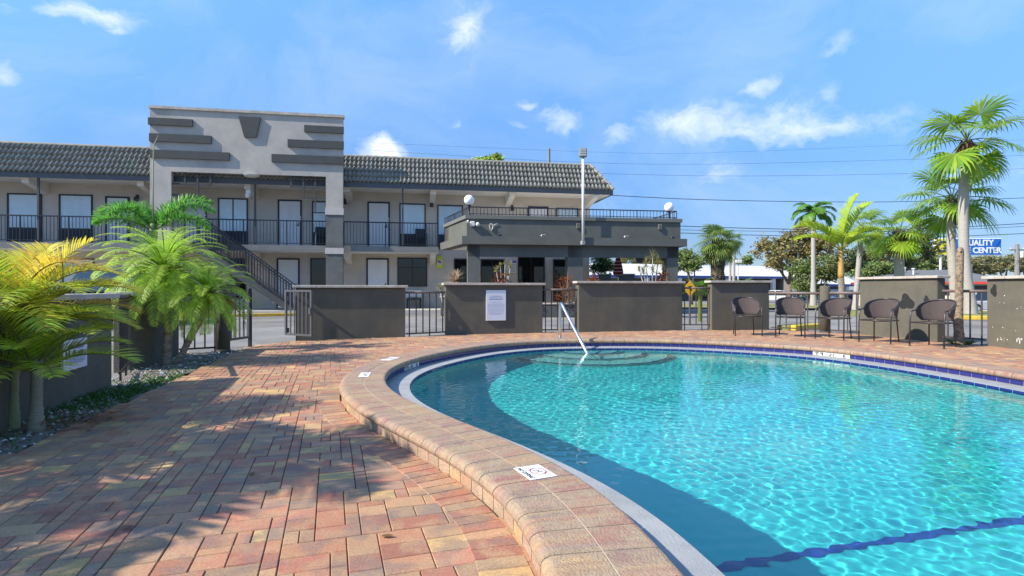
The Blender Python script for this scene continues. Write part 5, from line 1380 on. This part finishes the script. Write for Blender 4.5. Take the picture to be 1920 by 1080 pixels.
tree(1480,560,66,[(1450,470,36,24),(1490,462,40,26),(1500,440,28,18),(1530,470,34,26),(1470,490,40,20),(1545,455,30,18)],'wide olive brown oak crown behind the white store roof',OL,5200,.26)
tree(1520,556,58,[(1520,515,20,22),(1505,535,16,18),(1545,500,30,22),(1500,505,18,16),(1532,545,14,14),(1560,515,22,14)],'mid green leafy tree in front of the white store, beside the parked cars',GRc,5200,.17,.2,'leafy_tree')
tree(1660,556,52,[(1600,485,34,22),(1650,475,40,24),(1700,455,36,24),(1730,430,22,20),(1620,500,30,16),(1740,470,22,16),(1690,490,30,12),(1590,505,22,14)],'broad dark oak crown behind the fan palms',DKc,6200,.20,.4)
tree(1640,556,48,[(1640,505,28,12),(1665,512,20,10),(1615,512,16,9)],'low green tree between the white store and the grey roofed house',GRc,1800,.18,.15,'leafy_tree')
tree(1296,556,55,[(1285,484,20,16),(1300,490,18,16),(1290,500,24,10)],'small green tree between the canopy and the sabal palm',GRc,2200,.18,.2,'leafy_tree')
tree(1129,556,40,[(1126,492,18,13),(1138,500,14,12),(1120,505,12,8)],'dark green drooping tree seen under the canopy, left of the closed umbrella',((.04,.07,.02),(.09,.13,.04)),1900,.12,.12,'leafy_tree')
tree(1205,556,90,[(1180,490,26,9),(1210,487,26,10),(1240,492,24,9)],'yellow green trees seen under the canopy beyond the white store',((.12,.13,.04),(.22,.21,.07)),2200,.25,.2,'leafy_tree')
tree(915,540,42,[(912,304,22,7),(930,301,18,8),(895,308,14,5)],'bright green treetop showing above the motel roof ridge',((.25,.36,.05),(.45,.55,.12)),900,.20,.3,'leafy_tree')
tree(1397,556,120,[(1402,486,9,6),(1383,491,10,3)],'small round tree far behind the white store',GRc,700,.35,.2,'leafy_tree')
tree(1345,556,120,[(1335,491,14,3),(1400,492,14,3)],'low row of treetops far behind the white store',GRc,600,.3,.2,'leafy_tree')
for (a,b,l) in ((1720,493,'green treetops behind the house roof, left of the grey trunks'),(1762,492,'olive trees beyond the blue sign pole'),(1838,494,'brownish green trees beyond the house, right of the grey trunks'),(1886,493,'grey green trees by the utility pole'),(1925,492,'green trees at the right edge of the view')):
    tree(a,552,95,[(a-18,b,26,14),(a+12,b-3,26,13),(a,b+8,34,12)],l,FAR if a>1740 else GRc,2000,.30,.3,'leafy_tree')
# trees that close the view beyond the frame on both sides
tree(-700,556,60,[(-760,430,120,60),(-660,440,110,60),(-560,470,80,50)],'large tree left of the motel',GRc,2500,.35)
tree(2150,560,60,[(2080,480,50,30),(2160,470,60,34),(2230,490,50,28)],'large tree right of the road',GRc,2500,.35)
# ---------------------------------------------------------------- far buildings and street
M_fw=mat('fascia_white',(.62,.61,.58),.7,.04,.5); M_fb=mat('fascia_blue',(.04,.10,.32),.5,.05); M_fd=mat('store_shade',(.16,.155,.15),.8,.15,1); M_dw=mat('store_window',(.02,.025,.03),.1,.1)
def store(ua,va,ub,vb,y0,y1,zt,zf,zg,lab,pil):
    a=px(ua,540,y0); b=px(ub,540,y1); a=Vector((a.x,a.y,0)); b=Vector((b.x,b.y,0)); d=b-a; L=d.length; o=empty('store_building',(a.x,a.y,zg),math.atan2(d.y,d.x),lab,'building')
    h=zt-zg; f=zf-zg
    g=MB(); g.prism([(0,0,f),(0,3.0,h),(0,3.2,h),(0,3.2,f)],(L,0,0)); g.box(0,L,3.21,14,h-.25,h-.05); g.build('sloped_white_roof',M_fw,o)
    g=MB(); g.box(-.02,L+.02,-.05,.52,f-.32,f-.01); g.build('blue_stripe',M_fb,o)
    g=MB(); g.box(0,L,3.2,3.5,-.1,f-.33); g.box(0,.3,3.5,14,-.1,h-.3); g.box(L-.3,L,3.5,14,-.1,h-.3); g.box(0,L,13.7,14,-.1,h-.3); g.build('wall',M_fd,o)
    g=MB(); g.box(0,L,-.0,3.2,f-.325,f-.3); g.build('soffit',M_soffit,o)
    n=int(L/4)
    for i in range(n): g=MB(); x=L*(i+.5)/n; g.box(x-1.4,x+1.4,3.12,3.195,.3,f-.9); g.build('window',M_dw,o)
    for u in pil:
        k=(u-960)/F; s=(k*a.y-a.x)/(d.x/L-k*d.y/L); g=MB(); g.bbox(s-.28,s+.28,.02,.5,0,f-.33,.02); g.build('pillar',M_fw,o)
    return o
store(1108,0,1494,0,70,82,4.35,2.75,-.7,'long low white roofed store with a blue stripe and white pillars',(1141,1215,1276,1366,1405,1452,1490))
store(1530,0,1614,0,76,79,3.0,1.62,-.7,'smaller white store with a blue stripe, right of the leafy tree',(1545,1590))
def house():
    zg=-.7; y=44; a=px(1602,540,46); b=px(1905,540,41); a.z=b.z=0; d=b-a; L=d.length
    o=empty('house',(a.x,a.y,zg),math.atan2(d.y,d.x),'low cream house with a grey hip roof and red fascia beyond the railing','house')
    h=1.50-zg; dp=9; rz=2.60-zg
    g=MB(); g.box(.4,L-.4,.5,dp-.5,-.1,h-.1); g.build('wall',mat('cream_wall',(.60,.53,.40),.85,.06),o)
    g=MB(); g.add([(0,0,h+.05),(L,0,h+.05),(L,dp,h+.05),(0,dp,h+.05),(L*.3,dp/2,rz),(L*.72,dp/2,rz)],[(0,1,5,4),(1,2,5),(2,3,4,5),(3,0,4),(3,2,1,0)]); g.build('roof',mat('shingle',(.13,.135,.14),.9,.25,2,.3,30),o)
    g=MB(); g.box(-.03,L+.03,-.04,0,h-.12,h+.06); g.box(-.04,-.0,0,dp,h-.12,h+.06); g.box(L,L+.04,0,dp,h-.12,h+.06); g.build('fascia',mat('fascia_red',(.42,.04,.025),.6,.08),o)
    for s in (.62,.80,.93):
        g=MB(); g.box(L*s-.9,L*s+.9,.44,.495,h-.95,h-.25); w=g.build('window',M_frame,o)
        g=MB(); g.quad((L*s-.8,.435,h-.88),(L*s+.8,.435,h-.88),(L*s+.8,.435,h-.32),(L*s-.8,.435,h-.32)); g.build('pane',M_dw,w)
    g=MB(); g.lathe((L*.42,dp*.3,rz-.5),[(.06,0),(.06,.5),(.14,.52),(.14,.62)],8); g.build('roof_vent',M_fw,o)
    g=MB(); g.bbox(L*.30,L*.38,dp*.45,dp*.55,rz-.1,rz+.28,.02); g.build('roof_unit',M_fw,o)
house()
# sign
M_sb=mat('tyre_sign_blue',(.01,.13,.50),.45,.03); M_sy=mat('tyre_sign_yellow',(.75,.66,.03),.45,.03); M_sw=mat('sign_white',(.8,.8,.8),.45,.02)
def qsign():
    y=58; a=px(1753,479,y); b=px(1873,447,y); w=b.x-a.x; h=b.z-a.z; x=(a.x+b.x)/2; zg=tz(x,y)
    o=empty('store_sign',(x,y,zg),R(-3),'blue and yellow roadside sign reading QUALITY over CENTER on a thin pole','sign'); z0=a.z-zg
    g=MB(); g.bbox(-w/2,w/2,-.15,.25,z0,z0+h,.02); g.build('sign_cabinet',M_sw,o)
    t=.07
    g=MB(); g.box(-w/2+t,-w/2+w*.235,-.17,-.151,z0+t,z0+h-t); g.build('yellow_panel',M_sy,o)
    g=MB(); g.box(-w/2+w*.245,w/2-t,-.17,-.151,z0+t,z0+h-t); g.build('blue_panel',M_sb,o)
    T=Matrix.Translation((0,-.175,0))@Matrix.Rotation(PI/2,4,'X')
    text('QUALITY',h*.46,M_sw,'lettering',o,T@Matrix.Translation((w*.145,z0+h*.72,0)),.01,bold=.025,sx=.92)
    text('E CENTER',h*.46,M_sw,'lettering',o,T@Matrix.Translation((w*.235,z0+h*.28,0)),.01,bold=.025,sx=.94)
    g=MB(); n=26; cx=-w/2+w*.125; cz=z0+h*.54; q=[]
    for i in range(n+1):
        an=R(-40)+R(330)*i/n; q.append((cx+h*.34*math.cos(an),-.18,cz+h*.27*math.sin(an)))
    g.tube(q,h*.055,6); g.tube([(cx-.02,-.18,cz-h*.12),(cx+h*.48,-.18,cz-h*.04)],h*.055,6); g.build('logo',mat('sign_navy',(.01,.04,.16),.5),o,True)
    g=MB(); px_=px(1766,500,y).x-x; g.tube([(px_,.05,0),(px_,.05,z0)],.12,8); g.build('pole',M_fw,o)
qsign()
# diamond sign
def diamond():
    y=16.8; c=px(1294,524,y); o=empty('diamond_sign',(c.x,y,-.03),R(6),'yellow diamond warning sign behind the short railing','sign'); z=c.z+.03-.0; r=15.5/F*y
    z=px(1294,541,y).z+.03
    g=MB(); g.prism([(0,0,z+r),(-r*.82,0,z),(0,0,z-r),(r*.82,0,z)],(0,.012,0)); g.build('sign_plate',mat('sign_amber',(.72,.36,.01),.5,.04),o)
    g=MB(); 
    for (x,zz,w,h) in ((0,.06,.10,.03),(-.03,.01,.09,.03),(.02,-.04,.08,.03)): g.box(x-w/2,x+w/2,-.005,-.001,z+zz-h/2,z+zz+h/2)
    g.build('sign_symbol',M_blk,o)
    g=MB(); g.tube([(0,.035,0),(0,.035,z+r*.4)],.025,6); g.build('post',M_gate,o)
diamond()
# umbrella
def umbrella():
    y=27; c=px(1159,545,y); o=empty('patio_umbrella',(c.x,y,-.03),0,'closed maroon and white patterned patio umbrella under the canopy opening','umbrella'); zt=px(1159,480,y).z+.03; zb=px(1159,519,y).z+.03
    g=MB(); g.tube([(0,0,0),(0,0,zt+.05)],.02,8); g.build('pole',M_steel,o)
    g=MB(); n=16; prof=[(.02,zt),(.10,zt-.15),(.16,zt-.45),(.21,zb+.22),(.19,zb+.05),(.05,zb)]
    for j,(r,z) in enumerate(prof):
        for k in range(n): a=2*PI*k/n; q=r*(1+.22*(k%2)); g.v.append((q*math.cos(a),q*math.sin(a),z+(.05*(k%2) if j==4 else 0))); g.c.append((1,1,1))
    for j in range(len(prof)-1):
        for k in range(n): g.f.append((j*n+k,j*n+(k+1)%n,(j+1)*n+(k+1)%n,(j+1)*n+k)); g.mi.append(0)
    m,N,L,b=_nodes('umbrella_cloth'); b.inputs['Roughness'].default_value=.9
    tc=N.new('ShaderNodeTexCoord'); w=N.new('ShaderNodeTexWave'); w.bands_direction='Z'; w.inputs['Scale'].default_value=1.9; w.inputs['Distortion'].default_value=.6; L.new(tc.outputs['Object'],w.inputs['Vector'])
    r=N.new('ShaderNodeValToRGB'); r.color_ramp.elements[0].position=.80; r.color_ramp.elements[0].color=(.13,.012,.03,1); r.color_ramp.elements[1].position=.88; r.color_ramp.elements[1].color=(.5,.42,.42,1); L.new(w.outputs[0],r.inputs[0]); L.new(r.outputs[0],b.inputs['Base Color'])
    g.build('folded_cloth',m,o); g=MB(); g.lathe((0,0,0),[(.28,0),(.28,.06),(.05,.10)],16); g.build('base',M_dark,o)
umbrella()
# low screens of the patio beyond the canopy
for (u0,u1,l) in ((1124,1146,'grey stucco patio wall panel left of the closed umbrella'),(1161,1190,'grey stucco patio wall panel right of the closed umbrella')):
    y=29.5; a=px(u0,540,y); b=px(u1,540,y); o=empty('patio_wall',(a.x,y,-.03),R(2),l,'wall','patio wall panels beyond the canopy'); w=b.x-a.x; zt=px(u0,513,y).z
    g=MB(); g.bbox(0,w,0,.2,0,zt-.03,.01); g.build('wall_body',M_canopy,o); g=MB(); g.bbox(-.04,w+.04,-.04,.24,zt-.028,zt+.03,.005); g.build('cap',M_cap,o)
# cars
def car(name,L,Wd,Hh,col,lab,loc,rz,suv=False,group=None):
    o=empty(name,loc,rz,lab,'car',group); g=MB(); M=mat('car_'+col[0],col[1],.25,.03,1,coat=.6,spec=.6)
    hb=Hh*.56; gz=Hh*.14
    if suv: prof=[(-.5,gz,.0),(-.5,.40,0),(-.49,hb*.98,0),(-.47,hb,0),(.5*.46,hb*1.0,0),(.46,hb*.86,0),(.5,hb*.62,0),(.5,gz,0)]; top=[(-.46,hb),(-.43,Hh*.97),(-.36,Hh),(.05,Hh),(.12,Hh*.97),(.26,hb)]
    else: prof=[(-.5,gz+.05,0),(-.5,hb*.9,0),(-.44,hb*1.0,0),(.24,hb*1.0,0),(.44,hb*.85,0),(.5,hb*.6,0),(.49,gz,0)]; top=[(-.40,hb),(-.28,Hh*.97),(-.18,Hh),(.02,Hh),(.08,Hh*.97),(.26,hb)]
    def loft(pts,w0,w1,z0,z1):
        n=len(pts); rows=[]
        for (s,wf,inz) in ((-1,1,0),(-.93,1,1),(.93,1,1),(1,1,0)): pass
        P=[]
        for s in (-1,1):
            for (x,z) in pts:
                t=(z-z0)/(z1-z0) if z1>z0 else 0; w=lerp(w0,w1,max(0,min(1,t))); P.append((x*L,s*w/2,z))
        g.add(P,[tuple(range(n)),tuple(range(2*n-1,n-1,-1))]+[(i,n+i,n+(i+1)%n,(i+1)%n) for i in range(n)])
    loft([(a,b) for a,b,_ in prof],Wd*.97,Wd,gz,hb); b=g.build('body',M,o)
    bv=b.modifiers.new('b','BEVEL'); bv.width=.07; bv.segments=3; bv.limit_method='ANGLE'
    g=MB(); loft(top,Wd*.96,Wd*.74,hb,Hh); c=g.build('cabin',M,o); bv=c.modifiers.new('b','BEVEL'); bv.width=.05; bv.segments=2
    g=MB(); e=.012
    def wy(z): return lerp(Wd*.96,Wd*.74,(z-hb)/(Hh-hb))/2
    z0,z1=hb+.04,Hh*.95
    fx=lambda z: lerp(top[5][0],top[4][0],(z-hb)/(top[4][1]-hb))*L+e; bx=lambda z: lerp(top[0][0],top[1][0],(z-hb)/(top[1][1]-hb))*L-e
    g.quad((fx(z0),-wy(z0)+.08,z0),(fx(z0),wy(z0)-.08,z0),(fx(z1),wy(z1)-.06,z1),(fx(z1),-wy(z1)+.06,z1)); g.build('windscreen',mat('car_glass',(.02,.035,.05),.06,0,spec=.8),o)
    g=MB(); g.quad((bx(z0),-wy(z0)+.1,z0),(bx(z0),wy(z0)-.1,z0),(bx(z1),wy(z1)-.08,z1),(bx(z1),-wy(z1)+.08,z1)); g.build('rear_window',MATS['car_glass'],o)
    for s in (-1,1):
        g=MB(); xm=(fx(z0)+bx(z0))/2
        for (xa,xb,xc,xd) in ((bx(z0)+.14,xm-.05,xm-.05,bx(z1)+.12),(xm+.05,fx(z0)-.16,fx(z1)-.10,xm+.05)):
            g.quad((xa,s*(wy(z0)+e),z0),(xb,s*(wy(z0)+e),z0),(xc,s*(wy(z1)+e),z1),(xd,s*(wy(z1)+e),z1))
        g.build('side_window',MATS['car_glass'],o)
        for q in (-1,1):
            w=MB(); r=Hh*.22; cx=q*L*.31; w.v=[]; 
            n=20; pr=[(r*.6,.0),(r*.97,.0),(r,.03),(r,.17),(r*.97,.2),(r*.6,.2)]
            for (rr,yy) in pr:
                for k in range(n): a=2*PI*k/n; w.v.append((cx+rr*math.cos(a),s*(Wd/2-.19+yy),r+rr*math.sin(a))); w.c.append((1,1,1))
            for i in range(len(pr)-1):
                for k in range(n): w.f.append((i*n+k,i*n+(k+1)%n,(i+1)*n+(k+1)%n,(i+1)*n+k)); w.mi.append(0)
            wo=w.build('wheel',M_chrm,o,True)
            w=MB(); n=16
            for rr,yy in ((.01,.12),(r*.6,.12),(r*.62,.19)):
                for k in range(n): a=2*PI*k/n; w.v.append((cx+rr*math.cos(a),s*(Wd/2-.19+yy),r+rr*math.sin(a))); w.c.append((1,1,1))
            for i in range(2):
                for k in range(n): w.f.append((i*n+k,i*n+(k+1)%n,(i+1)*n+(k+1)%n,(i+1)*n+k)); w.mi.append(0)
            w.build('rim',M_steel,wo)
        g=MB(); g.bbox(L*.465,L*.503,s*Wd*.36-.16,s*Wd*.36+.16,hb*.66,hb*.80,.02); g.build('headlight',M_sw,o)
        g=MB(); g.bbox(-L*.503,-L*.475,s*Wd*.40-.1,s*Wd*.40+.1,hb*.7,hb*.92,.02); g.build('tail_light',M_red,o)
        g=MB(); g.bbox(L*.17,L*.20,s*Wd*.54-.10,s*Wd*.54+.10,hb*.98,hb*1.12,.02); g.build('wing_mirror',M_chrm,o)
    g=MB(); g.bbox(L*.49,L*.508,-Wd*.24,Wd*.24,gz+.12,hb*.62,.01); g.build('grille',M_chrm,o)
    return o
for (u,v,yy,col,L,hh,rz,lab) in ((1447,566,70,('white',(.65,.65,.66)),4.6,1.5,160,'white car half hidden behind the dark wall, leftmost in the far row'),
    (1497,566,72,('grey',(.16,.17,.21)),4.5,1.5,15,'grey car in the far row in front of the white store'),
    (1533,567,70,('silver',(.40,.41,.44)),4.4,1.45,-60,'silver car in the far row, left of the round green post'),
    (1570,565,74,('navy',(.02,.03,.07)),4.6,1.6,-55,'dark blue car between the palm trunks in the far row'),
    (1602,566,71,('black',(.02,.02,.025)),4.5,1.5,-55,'black car at the right end of the far row'),
    (1846,578,36.5,('pearl',(.55,.55,.55)),4.5,1.5,5,'pale car parked by the cream house behind the right railing')):
    p=px(u,v,yy); car('parked_car',L,1.8,hh,col,lab,(p.x,yy,tz(p.x,yy)),R(rz),False,'cars parked beyond the pool railing')
p=px(135,540,14.9); car('parked_suv',4.6,1.95,1.78,('charcoal',(.02,.022,.028)),'dark SUV facing the pool, behind the left palms',(p.x-.25,17.0,-.03),R(-80),True)
# street strips: kerb, grass, pavement
def stripq(pts,z,m,name,kind='structure'):
    g=MB(); P=[]
    for (u,v) in pts: 
        q=gp(u,v,z); P.append(q)
    g.add(P,[tuple(range(len(P)))]); tag(g.build(name,m),kind=kind)
M_grass=mat('grass',(.15,.17,.045),.95,.35,3,.8,40,c2=(.25,.23,.10),cs=1.2)
def gx(u,y,z): return ((u-960)/F*y,y,z)
g=MB(); g.add([gx(1100,42,-.66),gx(2600,44,-.66),gx(2600,64,-.675),gx(1100,62,-.675)],[(0,1,2,3)]); 
for i,(x,y,z) in enumerate(g.v): g.v[i]=(x,y,tz(x,y)+.03)
tag(g.build('grass_verge',M_grass),kind='structure')
g=MB(); a=[gx(1100,38.6,0),gx(2600,40.6,0),gx(2600,42,0),gx(1100,40.5,0)]; g.add([(x,y,tz(x,y)+.04) for x,y,z in a],[(0,1,2,3)]); tag(g.build('pavement',M_conc),kind='structure')
# near right island: yellow kerb and grass round the palms
def island(u0,v0,u1,v1,dep,lab):
    a=gp(u0,v0,-.03); b=gp(u1,v1,-.03); d=b-a; L=d.length; rz=math.atan2(d.y,d.x)
    g=MB(); n=max(1,int(L/1.2))
    for i in range(n): g.bbox(L*i/n+.004,L*(i+1)/n-.004,0,.18,0,.15,.02)
    o=g.build('yellow_kerb',mat('bright_yellow',(.62,.44,.05),.8,.2,6,.2,60)); o.location=(a.x,a.y,-.035); o.rotation_euler=(0,0,rz); tag(o,kind='structure')
    g=MB(); g.box(0,L,.18,dep,0,.13); o=g.build('grass_island',M_grass); o.location=(a.x,a.y,-.035); o.rotation_euler=(0,0,rz); tag(o,kind='structure')
island(1640,598,2100,603,5.5,'')
island(1492,620.5,1548,616,.5,'')
# far blades on the islands
# utility poles, wires, street lights
def upole(u,vt,y,lab,r=.16,arm=False):
    c=px(u,540,y); zg=tz(c.x,y); o=empty('utility_pole',(c.x,y,zg),0,lab,'utility pole'); zt=px(u,vt,y).z-zg
    g=MB(); g.tube([(0,0,-.1),(0,0,zt)],[r*1.2,r*.8],8); g.build('pole',mat('weathered_pole',(.22,.21,.19),.9,.15),o)
    if arm:
        g=MB(); g.box(-1.1,1.1,-.08,.08,zt-.9,zt-.7); g.build('crossarm',MATS['weathered_pole'],o)
        g=MB(); g.lathe((.5,-.2,zt-1.9),[(.22,0),(.24,.05),(.24,.75),(.18,.82)],12); g.build('transformer',M_fw,o)
        for s in (-.9,0,.9): g=MB(); g.lathe((s,0,zt-.69),[(.05,0),(.07,.1),(.03,.2)],8); g.build('insulator',M_fw,o)
    return o
upole(1029.5,279,40,'short dark pole top rising behind the motel roof',.11,False)
upole(1907,458,80,'grey utility pole with a transformer beyond the right wall',.3,True)
upole(1822,498,90,'thin distant pole left of the transformer pole',.08)
def wire(pts,y0,y1,r,lab):
    P=[]; n=len(pts)
    for i,(u,v) in enumerate(pts):
        y=lerp(y0,y1,i/(n-1)); P.append(px(u,v,y))
    Q=[]
    for i in range(n-1):
        a=P[max(0,i-1)];b=P[i];c=P[i+1];d=P[min(n-1,i+2)]
        for k in range(6): t=k/6; Q.append(.5*((2*b)+(c-a)*t+(2*a-5*b+4*c-d)*t*t+(3*b-a-3*c+d)*t**3))
    Q.append(P[-1]); g=MB(); g.tube(Q,r,5); o=g.build('power_line',M_rail); tag(o,lab,'power line','power lines across the street')
wire([(1060,361),(1280,373),(1500,378),(1700,378),(1920,371),(2300,352)],45,60,.028,'lowest thick wire that starts at the roof end and passes the fan palm heads')
wire([(1090,414),(1280,424),(1500,430),(1700,430),(1920,419),(2300,395)],55,60,.035,'thick wire just above the blue sign, upper of its pair')
wire([(1090,424),(1280,431),(1500,434),(1700,433),(1920,424.5),(2300,400)],55,60,.022,'thin wire just above the blue sign, lower of its pair')
wire([(1090,432),(1280,437),(1500,443),(1700,445),(1920,438),(2300,420)],55,60,.032,'thick wire touching the top of the blue sign')
wire([(700,282),(1038,302),(1300,308),(1704,299),(1920,291),(2300,270)],60,60,.012,'second faint high wire crossing the sky')
wire([(700,312),(1149,326),(1400,330),(1714,325),(1920,316),(2300,295)],60,60,.014,'third faint high wire crossing the sky')
wire([(700,268),(1177,287),(1400,284),(1714,271),(1920,262),(2300,240)],60,60,.009,'topmost faint wire crossing the sky')
wire([(1500,486),(1700,492),(1907,489),(2300,480)],79,80,.025,'distant thin wire running low to the transformer pole')
def slight(u,vt,y,lab):
    c=px(u,540,y); zg=tz(c.x,y); o=empty('parking_light',(c.x,y,zg),0,lab,'street lamp'); zt=px(u,vt,y).z-zg
    g=MB(); g.tube([(0,0,0),(0,0,zt-.1)],.05,6); g.build('pole',M_fw,o); g=MB(); g.bbox(-.3,.3,-.2,.2,zt-.12,zt+.18,.04); g.build('lamp_head',M_fw,o)
slight(1384,491,50,'small white parking lot light beside the sabal palms')
# cardboard litter: small white chip on the pavers
b=gp(753,838,0); o=empty('paper_scrap',(b.x,b.y,0.002),.6,'small white paper scrap on the pavers near the coping','litter'); g=MB(); g.prism([(0,0,0),(.05,.01,0),(.055,.03,0),(.01,.028,0)],(0,0,.002)); g.build('scrap',M_sw,o)

lf=MB(); strip(lf,(0,0,.004),Vector((1,0,.12)).normalized(),Vector((0,0,1)),.055,.026,.25,(.20,.12,.04),(.30,.18,.06),3)
l0=lf.build('fallen_leaf',M_leaf,attr=True)
for i,(u,v,lb) in enumerate(((716,1008,'small dry leaf on the pavers at the bottom centre, nearest the coping'),(470,893,'small dry leaf on the shaded pavers left of the coping'),(250,990,'small dry leaf on the pavers at the lower left corner of the deck'),(620,700,'small dry leaf on the far pavers beside the curved coping end'))):
    q=gp(u,v,0); l=l0 if i==0 else l0.copy()
    if i: COL.objects.link(l)
    l.location=(q.x,q.y,.004); l.rotation_euler=(0,0,i*1.7); tag(l,lb,'leaf','fallen leaves on the pavers')
